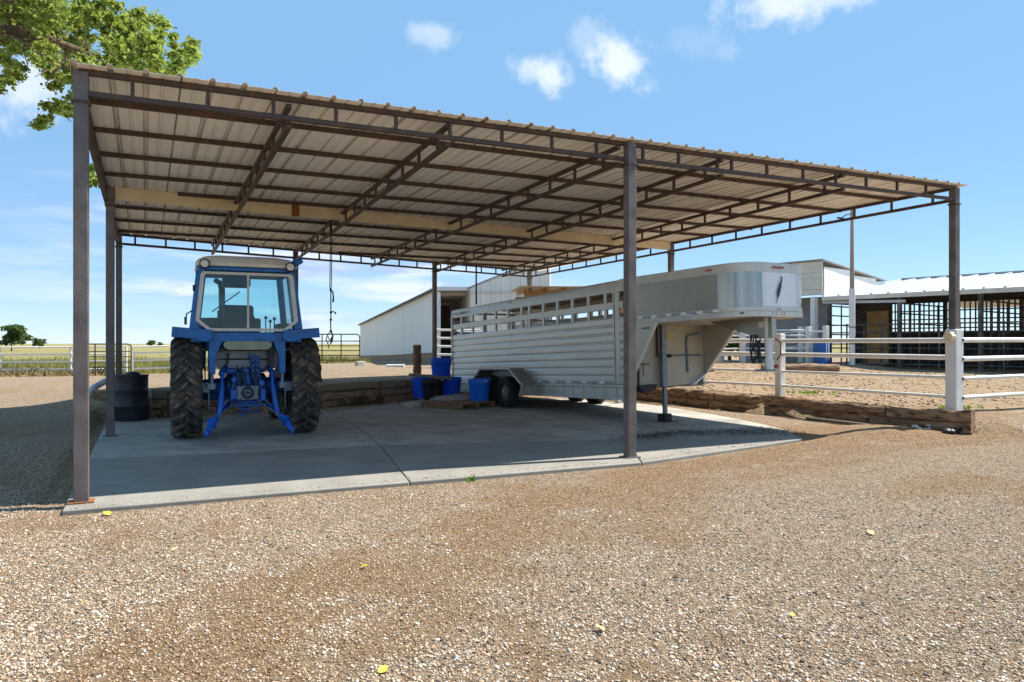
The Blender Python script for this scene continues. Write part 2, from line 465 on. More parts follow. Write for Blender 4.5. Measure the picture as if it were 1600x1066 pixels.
def vnoise(x, y, s, seed=0):
    """cheap smooth value noise"""
    r = np.random.default_rng(seed); T = r.random((64, 64))
    u = x / s; v = y / s
    i = np.floor(u).astype(int); j = np.floor(v).astype(int)
    fu = u - i; fv = v - j
    fu = fu * fu * (3 - 2 * fu); fv = fv * fv * (3 - 2 * fv)
    g = lambda a, b: T[a % 64, b % 64]
    return (g(i, j) * (1 - fu) + g(i + 1, j) * fu) * (1 - fv) + (g(i, j + 1) * (1 - fu) + g(i + 1, j + 1) * fu) * fv


def ground_z(x, y, micro=True):
    x = np.asarray(x, float); y = np.asarray(y, float)
    num = np.zeros(x.shape); den = np.zeros(x.shape)
    for cx, cy, cz in CA:
        w = 1.0 / ((x - cx) ** 2 + (y - cy) ** 2 + .25) ** 1.7
        num += w * cz; den += w
    z = num / den
    far = np.clip((np.hypot(x - 5, y - 10) - 60) / 60, 0, 1)
    z = z * (1 - far)
    # a low bank along the right edging, falling to the drive in front
    pit = in_poly(x, y, PIT)
    z = np.where(pit, 0.0, z)
    front = np.clip((-0.2 - y) / .5, 0, 1)
    z = np.where(x < 13.1, z * (1 - front), z)
    drift = np.clip(1 - np.hypot((x - 11.4) / 2.0, (y - .6) / 1.1), 0, 1) * .11 + np.clip((x - 10.7) / .9, 0, 1) * np.clip((12.3 - x) / .4, 0, 1) * ((y > 1) & (y < 7.5)) * .015
    z = np.where(pit, z + drift * (.55 + .9 * vnoise(x, y, .4, 21)), z)
    if micro:
        z = z + (vnoise(x, y, 1.9, 1) - .5) * .030 * np.clip((-y + .0) / 1.2, 0, 1) + (vnoise(x, y, .35, 2) - .5) * .012 * np.clip((-y - .3) / .5, 0, 1)
    return z


def gz(x, y):
    return float(ground_z(np.array([x]), np.array([y]), False)[0])


TRACKS = [([(-3.0, -6.2), (-.4, -4.9), (1.6, -3.2), (3.2, -2.0), (5.2, -1.1), (7.6, -.55), (10.5, -.15), (12.5, -.2)], .46, 1.0),
          ([(-.2, -6.0), (1.2, -4.6), (2.4, -3.4), (3.8, -2.5), (6.0, -1.6), (9.0, -.9), (12, -.7)], .32, .85),
          ([(-1.2, -5.2), (-.4, -4.0), (.3, -3.2)], .25, .5),
          ([(7.5, -.5), (9.3, .2), (11.2, 1.0), (12.6, .6)], .6, 1.0)]


def dirt_mask(x, y):
    out = np.zeros(x.shape)
    for pts, wd, amt in TRACKS:
        d = np.full(x.shape, 1e9)
        for (x0, y0), (x1, y1) in zip(pts[:-1], pts[1:]):
            t = np.clip(((x - x0) * (x1 - x0) + (y - y0) * (y1 - y0)) / ((x1 - x0) ** 2 + (y1 - y0) ** 2), 0, 1)
            d = np.minimum(d, np.hypot(x - x0 - t * (x1 - x0), y - y0 - t * (y1 - y0)))
        n = (vnoise(x, y, .8, 3) - .5) * 2.4 + (vnoise(x, y, .27, 4) - .5) * 2.0 + (vnoise(x, y, .13, 9) - .5) * 1.4 + .12
        out = np.maximum(out, amt * np.clip(1.25 - d / wd + n * .8, 0, 1))
    n = vnoise(x, y, 1.5, 5) * .40 + vnoise(x, y, .37, 6) * .35 + vnoise(x, y, .15, 7) * .25
    out = np.maximum(out, np.clip((n - .60) * 7.0, 0, .75))
    return out


def smooth01(v): 
    v = np.clip(v, 0, 1); return v * v * (3 - 2 * v)


def build_ground():
    def axis(lo, hi, step, far):
        core = np.arange(lo, hi + 1e-6, step)
        out = []; s = step; p = hi
        while p < far:
            s *= 1.16; p += s; out.append(p)
        inn = []; s = step; p = lo
        while p > -far:
            s *= 1.16; p -= s; inn.append(p)
        return np.array(inn[::-1] + list(core) + out)
    xs = axis(-7, 19, .12, 4500); ys = axis(-7.6, 13, .12, 4500)
    X, Y = np.meshgrid(xs, ys)
    Z = ground_z(X, Y)
    nx, ny = len(xs), len(ys)
    v = np.stack([X, Y, Z], -1).reshape(-1, 3)
    idx = np.arange(nx * ny).reshape(ny, nx)
    q = np.stack([idx[:-1, :-1], idx[:-1, 1:], idx[1:, 1:], idx[1:, :-1]], -1).reshape(-1, 4)
    me = bpy.data.meshes.new('ground')
    me.vertices.add(len(v)); me.vertices.foreach_set('co', v.ravel())
    me.loops.add(q.size); me.loops.foreach_set('vertex_index', q.ravel())
    me.polygons.add(len(q)); me.polygons.foreach_set('loop_start', np.arange(0, q.size, 4)); me.polygons.foreach_set('loop_total', np.full(len(q), 4))
    me.polygons.foreach_set('use_smooth', np.ones(len(q), bool))
    me.update()
    x, y = v[:, 0], v[:, 1]
    dirt = dirt_mask(x, y)
    n = (vnoise(x, y, 2.2, 8) - .5) * 2
    # pasture beyond the back fences
    fy = 30.0 - .42 * (x + 0)
    grass = smooth01((y - fy + n * 1.1) / 1.5)
    grass = np.where(x > 10, smooth01((np.hypot(x - 10, y - 10) - 70) / 10), grass)
    grass = np.where(y < -60, 1, grass); grass = np.where(x < -40, 1, grass)
    # bare paddock soil on the right and behind
    pad = smooth01((x - 12.6 + n * .15 - np.where(y < 0.3, (0.3 - y) * 6, 0)) / .5) * smooth01((45 - np.hypot(x - 12, y)) / 6) * (y < 15.5 + n)
    pad = np.where((x > 12) & (y > 12), pad, pad)
    col = np.stack([dirt, grass, pad, np.ones_like(dirt)], -1).astype(np.float32)
    at = me.color_attributes.new('mask', 'FLOAT_COLOR', 'POINT')
    at.data.foreach_set('color', col.ravel())
    o = link('ground', me)
    tag(o, kind='structure')
    m = bpy.data.materials.new('ground_mix'); m.use_nodes = True
    nt = m.node_tree; N, L = nt.nodes, nt.links
    b = N['Principled BSDF']; b.inputs['Roughness'].default_value = .95; b.inputs['Specular IOR Level'].default_value = .2
    tc = N.new('ShaderNodeTexCoord')
    P = tc.outputs['Object']

    def noise(s, d=6, r=.6):
        k = N.new('ShaderNodeTexNoise'); k.inputs['Scale'].default_value = s; k.inputs['Detail'].default_value = d; k.inputs['Roughness'].default_value = r
        L.new(P, k.inputs['Vector']); return k.outputs[0]

    def ramp(v, stops):
        k = N.new('ShaderNodeValToRGB'); L.new(v, k.inputs[0])
        e = k.color_ramp.elements
        while len(e) < len(stops): e.new(.5)
        for i, (p, c) in enumerate(stops): e[i].position = p; e[i].color = (*c, 1)
        return k.outputs[0]

    def mixc(f, a, c):
        k = N.new('ShaderNodeMix'); k.data_type = 'RGBA'
        for s, i in ((f, 0), (a, 6), (c, 7)):
            if isinstance(s, tuple): k.inputs[i].default_value = (*s, 1)
            elif isinstance(s, float): k.inputs[i].default_value = s
            else: L.new(s, k.inputs[i])
        return k.outputs[2]
    vo = N.new('ShaderNodeTexVoronoi'); vo.inputs['Scale'].default_value = 62; L.new(P, vo.inputs['Vector'])
    sp = N.new('ShaderNodeSeparateColor'); L.new(vo.outputs['Color'], sp.inputs[0])
    stones = ramp(sp.outputs[0], [(0, (0.048, 0.036, 0.028)), (.2, (0.155, 0.115, 0.076)), (.45, (0.335, 0.241, 0.156)), (.7, (0.513, 0.39, 0.271)), (.88, (0.299, 0.183, 0.092)), (1, (0.74, 0.619, 0.487))])
    fines = mixc(noise(11, 10, .75), (.16, .112, .066), (.43, .32, .21))
    bed = mixc(noise(2.2), stones, fines)
    bed = mixc(.62, bed, stones)
    at_n = N.new('ShaderNodeAttribute'); at_n.attribute_name = 'mask'
    sm = N.new('ShaderNodeSeparateColor'); L.new(at_n.outputs['Color'], sm.inputs[0])
    dirtc = ramp(noise(22, 12, .8), [(.30, (0.068, 0.04, 0.021)), (.46, (0.237, 0.148, 0.077)), (.58, (0.405, 0.268, 0.152)), (.75, (0.517, 0.376, 0.251))])
    c1 = mixc(sm.outputs[0], bed, dirtc)
    padc = ramp(noise(3.0, 10, .7), [(.25, (.20, .13, .08)), (.45, (.33, .23, .14)), (.6, (.41, .295, .185)), (.8, (.48, .37, .25))])
    c2 = mixc(sm.outputs[2], c1, padc)
    g1 = ramp(noise(.35, 8, .65), [(.3, (.20, .17, .06)), (.48, (.28, .225, .095)), (.6, (.17, .17, .05)), (.75, (.35, .275, .14))])
    c3 = mixc(sm.outputs[1], c2, g1)
    L.new(c3, b.inputs['Base Color'])
    bp = N.new('ShaderNodeBump'); bp.inputs['Strength'].default_value = .85; bp.inputs['Distance'].default_value = .022
    inv = N.new('ShaderNodeMath'); inv.operation = 'SUBTRACT'; inv.inputs[0].default_value = 1; L.new(vo.outputs['Distance'], inv.inputs[1])
    ad = N.new('ShaderNodeMath'); ad.operation = 'MULTIPLY_ADD'; L.new(noise(38, 12, .85), ad.inputs[0]); ad.inputs[1].default_value = 2.4; L.new(inv.outputs[0], ad.inputs[2])
    L.new(ad.outputs[0], bp.inputs['Height']); L.new(bp.outputs[0], b.inputs['Normal'])
    me.materials.append(m)


build_ground()


def stones_mesh(name, n_pts, base_v, base_f, pos, scl):
    n = len(pos); k = len(base_v)
    ang = rng.random(n) * 2 * PI
    ca, sa = np.cos(ang), np.sin(ang)
    jit = 1 + (rng.random((n, k, 3)) - .5) * .55
    V = base_v[None] * jit * scl[:, None, :]
    x = V[..., 0] * ca[:, None] - V[..., 1] * sa[:, None]
    y = V[..., 0] * sa[:, None] + V[..., 1] * ca[:, None]
    V = np.stack([x, y, V[..., 2]], -1) + pos[:, None, :]
    F = (base_f[None] + (np.arange(n) * k)[:, None, None]).reshape(-1, 3)
    me = bpy.data.meshes.new(name)
    me.vertices.add(n * k); me.vertices.foreach_set('co', V.astype(np.float32).ravel())
    me.loops.add(F.size); me.loops.foreach_set('vertex_index', F.astype(np.int32).ravel())
    me.polygons.add(len(F)); me.polygons.foreach_set('loop_start', np.arange(0, F.size, 3)); me.polygons.foreach_set('loop_total', np.full(len(F), 3))
    me.update(); me.validate()
    return me


OCT_V = np.array([(1, 0, 0), (-1, 0, 0), (0, 1, 0), (0, -1, 0), (0, 0, 1), (0, 0, -1)], float)
OCT_F = np.array([(0, 2, 4), (2, 1, 4), (1, 3, 4), (3, 0, 4), (2, 0, 5), (1, 2, 5), (3, 1, 5), (0, 3, 5)])
t_ = (1 + 5 ** .5) / 2
ICO_V = np.array([(-1, t_, 0), (1, t_, 0), (-1, -t_, 0), (1, -t_, 0), (0, -1, t_), (0, 1, t_), (0, -1, -t_), (0, 1, -t_), (t_, 0, -1), (t_, 0, 1), (-t_, 0, -1), (-t_, 0, 1)], float) / 1.9
ICO_F = np.array([(0, 11, 5), (0, 5, 1), (0, 1, 7), (0, 7, 10), (0, 10, 11), (1, 5, 9), (5, 11, 4), (11, 10, 2), (10, 7, 6), (7, 1, 8), (3, 9, 4), (3, 4, 2), (3, 2, 6), (3, 6, 8), (3, 8, 9), (4, 9, 5), (2, 4, 11), (6, 2, 10), (8, 6, 7), (9, 8, 1)])


def gravel():
    m = bpy.data.materials.new('gravel_stone'); m.use_nodes = True
    nt = m.node_tree; N, L = nt.nodes, nt.links
    b = N['Principled BSDF']; b.inputs['Roughness'].default_value = .8; b.inputs['Specular IOR Level'].default_value = .3
    g = N.new('ShaderNodeNewGeometry'); k = N.new('ShaderNodeValToRGB'); L.new(g.outputs['Random Per Island'], k.inputs[0])
    st = [(0, (0.071, 0.057, 0.046)), (.16, (0.203, 0.155, 0.113)), (.30, (0.394, 0.298, 0.211)), (.5, (0.561, 0.436, 0.314)), (.64, (0.501, 0.344, 0.206)), (.74, (0.358, 0.195, 0.092)), (.84, (0.668, 0.539, 0.411)), (.95, (0.66, 0.58, 0.49)), (1, (0.74, 0.68, 0.59))]
    e = k.color_ramp.elements
    while len(e) < len(st): e.new(.5)
    for i, (p, c) in enumerate(st): e[i].position = p; e[i].color = (*c, 1)
    L.new(k.outputs[0], b.inputs['Base Color'])
    fwd = np.array([math.sin(YAW), math.cos(YAW)]); rt = np.array([math.cos(YAW), -math.sin(YAW)])

    def scatter(n, w0, w1, pw):
        w = w0 + (w1 - w0) * rng.random(n) ** pw
        r = (rng.random(n) * 2 - 1) * w * .73
        x = CAM[0] + r * rt[0] + w * fwd[0]; y = CAM[1] + r * rt[1] + w * fwd[1]
        d = dirt_mask(x, y)
        slab = in_poly(x, y, [(-.2, -.42), (6.0, -.46), (8.6, .05), (10.2, .8), (13, 1.4), (13, 20), (-.2, 20)])
        keep = (rng.random(n) > d * .90) & ~slab & (y < 7.5) & (vnoise(x, y, .45, 12) * .5 + vnoise(x, y, 1.7, 13) * .5 + rng.random(n) * .75 > .48)
        keep &= ~((x > 12.2) & (y > -.4))
        return x[keep], y[keep]
    me_l = []
    for nm, n, w0, w1, pw, bv, bf, smin, smax in (('coarse', 50000, 2.6, 7.6, 1.2, ICO_V, ICO_F, .0038, .0115), ('fine', 270000, 2.6, 11.5, 1.05, OCT_V, OCT_F, .0028, .0075)):
        x, y = scatter(n, w0, w1, pw)
        s = smin + (smax - smin) * rng.random(len(x)) ** 2.2
        z = ground_z(x, y) + s * .25
        scl = np.stack([s * (.8 + .6 * rng.random(len(x))), s * (.7 + .4 * rng.random(len(x))), s * (.50 + .45 * rng.random(len(x)))], -1)
        me = stones_mesh('gravel', n, bv, bf, np.stack([x, y, z], -1), scl)
        me.materials.append(m)
        o = link('gravel', me)
        tag(o, 'loose pinkish tan gravel stones spread over the drive' if nm == 'coarse' else 'fine gravel chips between the larger stones of the drive', 'gravel', kind='stuff')


gravel()


def clods():
    m = bpy.data.materials.new('soil_clod'); m.use_nodes = True
    nt = m.node_tree; N, L = nt.nodes, nt.links
    b = N['Principled BSDF']; b.inputs['Roughness'].default_value = .95; b.inputs['Specular IOR Level'].default_value = .15
    g = N.new('ShaderNodeNewGeometry'); k = N.new('ShaderNodeValToRGB'); L.new(g.outputs['Random Per Island'], k.inputs[0])
    st = [(0, (0.09, 0.055, 0.029)), (.3, (0.248, 0.16, 0.086)), (.6, (0.405, 0.274, 0.158)), (.85, (0.517, 0.388, 0.277)), (1, (0.63, 0.536, 0.488))]
    e = k.color_ramp.elements
    while len(e) < len(st): e.new(.5)
    for i, (p, c) in enumerate(st): e[i].position = p; e[i].color = (*c, 1)
    L.new(k.outputs[0], b.inputs['Base Color'])
    fwd = np.array([math.sin(YAW), math.cos(YAW)]); rt = np.array([math.cos(YAW), -math.sin(YAW)])
    n = 260000
    w = 2.7 + 9.3 * rng.random(n); r = (rng.random(n) * 2 - 1) * w * .73
    x = CAM[0] + r * rt[0] + w * fwd[0]; y = CAM[1] + r * rt[1] + w * fwd[1]
    slab = in_poly(x, y, [(-.2, -.42), (6.0, -.46), (8.5, .02), (10.4, .4), (11.0, 2), (11.4, 6), (13, 20), (-.2, 20)])
    keep = (rng.random(n) < dirt_mask(x, y) * .95) & ~slab & (y < 3) & ~((x > 12.2) & (y > -.4))
    x, y = x[keep], y[keep]
    s_ = .0025 + .007 * rng.random(len(x)) ** 2.5
    me = stones_mesh('soil_crumbs', len(x), OCT_V, OCT_F, np.stack([x, y, ground_z(x, y) + s_ * .2], -1), np.stack([s_ * 1.2, s_, s_ * .7], -1)); me.materials.append(m)
    tag(link('soil_crumbs', me), 'golden brown soil crumbs along the wheel tracks of the drive', 'soil', kind='stuff')
    n = 16000
    x = 12.6 + 12 * rng.random(n) ** 1.3; y = .2 + 14 * rng.random(n)
    keep = (rng.random(n) < .25 + .9 * vnoise(x, y, 1.1, 31) ** 2) & ((y > .6) | (x > 13.2))
    x, y = x[keep], y[keep]
    s_ = .008 + .035 * rng.random(len(x)) ** 4
    me = stones_mesh('soil_clods', len(x), OCT_V, OCT_F, np.stack([x, y, ground_z(x, y) + s_ * .15], -1), np.stack([s_ * 1.3, s_, s_ * .6], -1)); me.materials.append(m)
    tag(link('soil_clods', me), 'loose tan soil clods over the fenced paddock', 'soil', kind='stuff')


clods()

# ------------------------------------------------------------------ slab
def poly_slab(parent, poly, z0, z1, m, gap=.008):
    c = np.mean(np.array(poly), 0)
    pts = []
    for p in poly:
        d = np.array(p) - c; l = np.linalg.norm(d)
        pts.append(tuple(c + d * (1 - gap / l)))
    b = MB(); b.prism(pts, z0, z1, 'z')
    return b.build('slab_panel', m, parent, bevel=.012, seg=2)


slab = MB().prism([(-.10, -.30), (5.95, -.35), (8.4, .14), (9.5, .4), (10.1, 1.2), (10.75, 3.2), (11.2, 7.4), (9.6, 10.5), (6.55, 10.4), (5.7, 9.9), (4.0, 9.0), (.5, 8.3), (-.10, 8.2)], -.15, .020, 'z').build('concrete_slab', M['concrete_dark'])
tag(slab, kind='structure')
for poly, m in (
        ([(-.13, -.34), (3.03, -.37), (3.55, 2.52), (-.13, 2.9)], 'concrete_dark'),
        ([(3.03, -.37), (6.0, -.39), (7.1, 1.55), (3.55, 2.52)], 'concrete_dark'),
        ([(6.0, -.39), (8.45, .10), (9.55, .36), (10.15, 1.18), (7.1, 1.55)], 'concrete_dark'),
        ([(-.13, 2.9), (3.55, 2.52), (3.9, 5.25), (-.13, 5.35)], 'concrete'),
        ([(3.55, 2.52), (7.1, 1.55), (7.6, 5.2), (3.9, 5.25)], 'concrete'),
        ([(7.1, 1.55), (10.15, 1.18), (10.5, 2.0), (10.85, 3.2), (11.2, 5.2), (7.6, 5.2)], 'concrete'),
        ([(-.13, 5.35), (3.9, 5.25), (4.1, 9.02), (.5, 8.3), (-.13, 8.22)], 'concrete'),
        ([(3.9, 5.25), (7.6, 5.2), (7.9, 10.55), (6.6, 10.42), (5.75, 9.92), (4.1, 9.02)], 'concrete'),
        ([(7.6, 5.2), (11.25, 5.2), (11.35, 7.45), (9.65, 10.5), (7.9, 10.55)], 'concrete')):
    poly_slab(slab, poly, -.10, .042, M[m])
SLABZ = .042

# ------------------------------------------------------------------ carport
def zt(x, y): return 3.96 + .0131 * x - .0075 * y
FRX, FRY = 12.93, .17
XF = [0, 1.86, 3.62, 5.95, 7.66, 10.06, FRX]
XB = [0, 1.97, 4.05, 6.31, 8.60, 11.30, 12.60]
def backY(x): return 10.69 + .357 * x


def build_carport():
    t = empty('carport', (0, 0, 0))
    tag(t, 'large open steel carport with flat ribbed metal roof over the tractor and trailer', 'carport')
    posts = [(0, 0, SLABZ), (6.10, 0, SLABZ), (FRX, FRY, 0.0), (0.03, 5.4, SLABZ), (12.72, 7.54, gz(12.72, 7.54)), (0, 10.6, gz(0, 10.6)), (4.06, backY(4.06), .45),
             (8.52, backY(8.52), .45), (12.55, backY(12.55) - .05, .42)]
    for i, (x, y, z) in enumerate(posts):
        s = .122
        top = zt(x, y) + .03
        p = MB().box((x, y, (z + top) / 2), (s, s, top - z)).build('post', M['post'], t, bevel=.008)
        if i in (0, 1, 3):
            MB().box((x, y, z + .008), (.21, .19, .012)).build('base_plate', M['rust'] if i == 0 else M['post'], p)
        MB().box((x, y, top - .28), (s + .03, s + .03, .02)).build('collar', M['truss'], p)
    # trusses: two chords and upright struts
    strut_me = MB().box((0, 0, 0), (.034, .034, 1)).mesh('strut', M['truss'])

    def truss(a, b, ns, raise_=0.0, depth=.20, cw=.055, xs=None):
        (x0, y0), (x1, y1) = a, b
        za, zb = zt(x0, y0) + raise_, zt(x1, y1) + raise_
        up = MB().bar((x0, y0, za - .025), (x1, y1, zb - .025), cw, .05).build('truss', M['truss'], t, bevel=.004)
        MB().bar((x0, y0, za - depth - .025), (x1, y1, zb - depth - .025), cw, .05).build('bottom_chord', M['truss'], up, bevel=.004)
        fr = [(i + .5) / ns for i in range(ns)] if xs is None else xs
        for f in fr:
            o = link('strut', strut_me, up)
            o.location = (x0 + (x1 - x0) * f, y0 + (y1 - y0) * f, za + (zb - za) * f - depth / 2 - .025)
            o.scale = (1, 1, depth - .05)
            o.rotation_euler = (0, 0, math.atan2(y1 - y0, x1 - x0))
        return up
    fx = [.42, 1.08, 1.70, 2.34, 3.0, 3.64, 4.30, 4.98, 5.63, 6.35, 6.94, 7.62, 7.88, 8.55, 9.28, 9.98, 10.67, 11.41, 12.14]
    truss((0, -.02), (FRX, FRY - .02), 0, .055, .195, .055, [x / FRX for x in fx])
    truss((0, 10.69), (12.6, backY(12.6)), 20, .055, .20)
    truss((-.03, 0), (-.03, 10.69), 11, .055, .20)
    truss((FRX + .02, FRY), (12.62, backY(12.6)), 19, .055, .20)
    for i in range(1, 6):
        L_ = backY(XB[i])
        truss((XF[i], .03), (XB[i], L_ - .03), int(round(L_ / .78)), -.004, .21)
    # purlins run across, on top of the inner trusses
    def bY(x): return 5.4 + .169 * x
    pl = [((0, .84), (FRX, 1.27)), ((0, 1.94), (FRX, 2.49)), ((0, 3.14), (FRX, 3.71)), ((0, 4.35), (FRX, 4.90)), ((1.0, 5.50), (12.85, 6.12)),
          ((0, 7.07), (12.75, 8.75)), ((0, 8.61), (12.72, 10.1)), ((0, 10.1), (12.68, 11.45)), ((5.2, 12.3), (12.66, 12.75)), ((8.8, 13.65), (12.63, 14.0))]
    for (x0, y0), (x1, y1) in pl:
        MB().bar((x0, y0, zt(x0, y0) + .028), (x1, y1, zt(x1, y1) + .028), .05, .056).build('purlin', M['truss'], t, bevel=.004)
    # cream beam between the middle posts
    x0, x1 = .09, 12.65
    bm = MB().bar((x0, bY(0), zt(x0, bY(0)) - .055), (x1, bY(x1) - .02, zt(x1, bY(x1)) - .055), .07, .20).build('cream_beam', M['cream'], t, bevel=.006)
    MB().box((2.95, bY(2.95) - .06, zt(3, 5.9) - .06), (.13, .05, .20)).build('bracket', M['rust'], bm, bevel=.004)
    # ribbed sheets, lapped over the middle beam
    pitch = .915
    n = 15
    prof = []
    for k in range(3):
        a = k * pitch / 3
        prof += [(a, 0), (a + .018, .030), (a + .045, .030), (a + .063, 0), (a + .165, 0), (a + .172, .005), (a + .196, .005), (a + .203, 0)]
    prof.append((pitch + .035, 0.0))
    for j in range(n):
        bx = -.085 + j * pitch * .957
        for half in (0, 1):
            y_of = (lambda x: (-.17 + max(0, (x) / FRX) * .17, bY(x) + .12)) if half == 0 else (lambda x: (bY(x) - .03, min(backY(x), backY(12.7)) + .16))
            b = MB()
            vs = []; dz = .058 + (0 if half == 0 else .004) + (j % 2) * .003
            rows = 7
            for thick in (0, .003):
                for r in range(rows):
                    for px, pz in prof:
                        x = bx + px * .962
                        ya, yb = y_of(x)
                        y = ya + (yb - ya) * r / (rows - 1)
                        sag = (.004 * math.sin(r * 2.1 + j * 1.7)) if 0 < r < rows - 1 else 0
                        vs.append((x, y, zt(x, y) + dz + pz + thick + sag))
            m = len(prof); fs = []
            for th in (0, 1):
                o_ = th * rows * m
                for r in range(rows - 1):
                    for i in range(m - 1):
                        a = o_ + r * m + i
                        fs.append((a, a + 1, a + m + 1, a + m))
            for r in (0, rows - 1):
                for i in range(m - 1):
                    a = r * m + i; c = a + rows * m
                    fs.append((a, a + 1, c + 1, c))
            for r in range(rows - 1):
                for i in (0, m - 1):
                    a = r * m + i; c = a + rows * m
                    fs.append((a, a + m, c + m, c))
            b.add(vs, fs)
            o = b.build('roof_panel', M['roofsheet'], t, smooth=False)
            o.data.materials.append(M['ribshade'])
            for p in o.data.polygons:      # darker flanks paint the shade of the rib grooves
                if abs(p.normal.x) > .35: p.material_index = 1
    return t


build_carport()

# hanging rope and rod
def hanging_things():
    x, y = 3.728, 6.498
    t = empty('hanging_rope', (x, y, 1.6))
    tag(t, 'knotted dark rope hanging from the carport roof beside the tractor', 'rope')
    top = zt(x, y) + .05 - 1.6
    b = MB()
    b.tube([(-.012, 0, top), (-.014, 0, 1.35), (-.02, .0, 1.0), (-.01, 0, .93)], .009, 6)
    b.tube([(.018, 0, top), (.014, 0, 1.35), (.008, 0, 1.0), (-.004, 0, .93)], .009, 6)
    b.build('upper_strand', M['rope'], t)
    b = MB(); b.tube([(0, 0, .95), (0, 0, .7), (.004, .01, .45), (-.004, 0, .3), (0, 0, .12)], .012, 6)
    for z in (.93, .50, .36, .14): b.ball((0, 0, z), .026, 5)
    b.tube([(0, 0, .92), (.035, 0, .90), (.05, 0, .80), (.045, .01, .70)], [.012, .014, .014, .02], 6)
    b.tube([(0, 0, .50), (.04, 0, .52), (.08, 0, .50), (.095, 0, .47)], [.012, .012, .014, .018], 6)
    b.build('knotted_line', M['rope'], t)
    b = MB()
    lp = [(.0, 0, .14), (-.07, 0, .06), (-.09, .01, -.04), (-.05, .02, -.10), (-.03, .0, -.02), (-.06, 0, .05)]
    b.tube(lp, .009, 6); b.tube([(0, 0, .14), (.04, 0, .05), (.02, 0, -.06), (-.01, 0, -.12), (.0, .01, -.02), (.03, 0, .03)], .015, 6)
    b.tube([(-.09, 0, -.03), (-.05, 0, -.12), (-.035, 0, -.2)], .009, 6)
    b.build('halter_loop', M['rope'], t)
    x, y = 10.03, 13.98
    z1 = zt(x, y) + .05
    o = MB().tube([(x, y, 2.75), (x, y, z1)], .028, 8).build('hanging_pipe', M['darksteel'])
    tag(o, 'thin dark pipe hanging down from the back of the carport roof', 'pipe')
    for dx, h in ((0, 0),):
        pass


hanging_things()

# ------------------------------------------------------------------ timber walls and edging
def timber(parent, p0, p1, w, h, m, name='timber', seg=9, rough=.012, endmat=None):
    p0 = Vector(p0); p1 = Vector(p1); d = (p1 - p0); L_ = d.length; d.normalize()
    s = d.cross(Vector((0, 0, 1))).normalized(); u = s.cross(d)
    sec = [(-.5, -.38), (-.38, -.5), (.38, -.5), (.5, -.38), (.5, .38), (.38, .5), (-.38, .5), (-.5, .38)]
    vs = []
    for i in range(seg + 1):
        ox, oz = random.uniform(-rough, rough) * .7, random.uniform(-rough, rough) * .5
        for a, c in sec:
            vs.append((L_ * i / seg, a * w + ox + random.uniform(-rough, rough), c * h + oz + random.uniform(-rough, rough)))
    fs = []
    n = len(sec)
    for i in range(seg):
        for j in range(n):
            a = i * n + j; b2 = i * n + (j + 1) % n
            fs.append((a, b2, b2 + n, a + n))
    fs += [tuple(range(n)), tuple(range(seg * n, (seg + 1) * n))]
    o = MB().add(vs, fs).build(name, m, parent)
    rot = Matrix((d, -s, u)).transposed().to_4x4()
    if rot.determinant() < 0: rot = Matrix((d, s, u)).transposed().to_4x4()
    o.matrix_basis = Matrix.Translation(p0) @ rot
    return o


def log(parent, p0, p1, r0, r1, m, name='log', n=12, seg=12, wob=.015):
    p0 = Vector(p0); p1 = Vector(p1); d = p1 - p0; L_ = d.length
    b = MB()
    pts = [(L_ * i / seg, random.uniform(-wob, wob), random.uniform(-wob, wob)) for i in range(seg + 1)]
    b.tube(pts, [(r0 + (r1 - r0) * i / seg) * random.uniform(.94, 1.06) for i in range(seg + 1)], n)
    for i in range(len(b.v)):
        x, y, z = b.v[i]; b.v[i] = (x, y + random.uniform(-1, 1) * .006, z + random.uniform(-1, 1) * .006)
    o = b.build(name, m, parent)
    d.normalize(); s = Vector((0, 0, 1)).cross(d).normalized(); u = d.cross(s)
    o.matrix_basis = Matrix.Translation(p0) @ Matrix((d, s, u)).transposed().to_4x4()
    return o


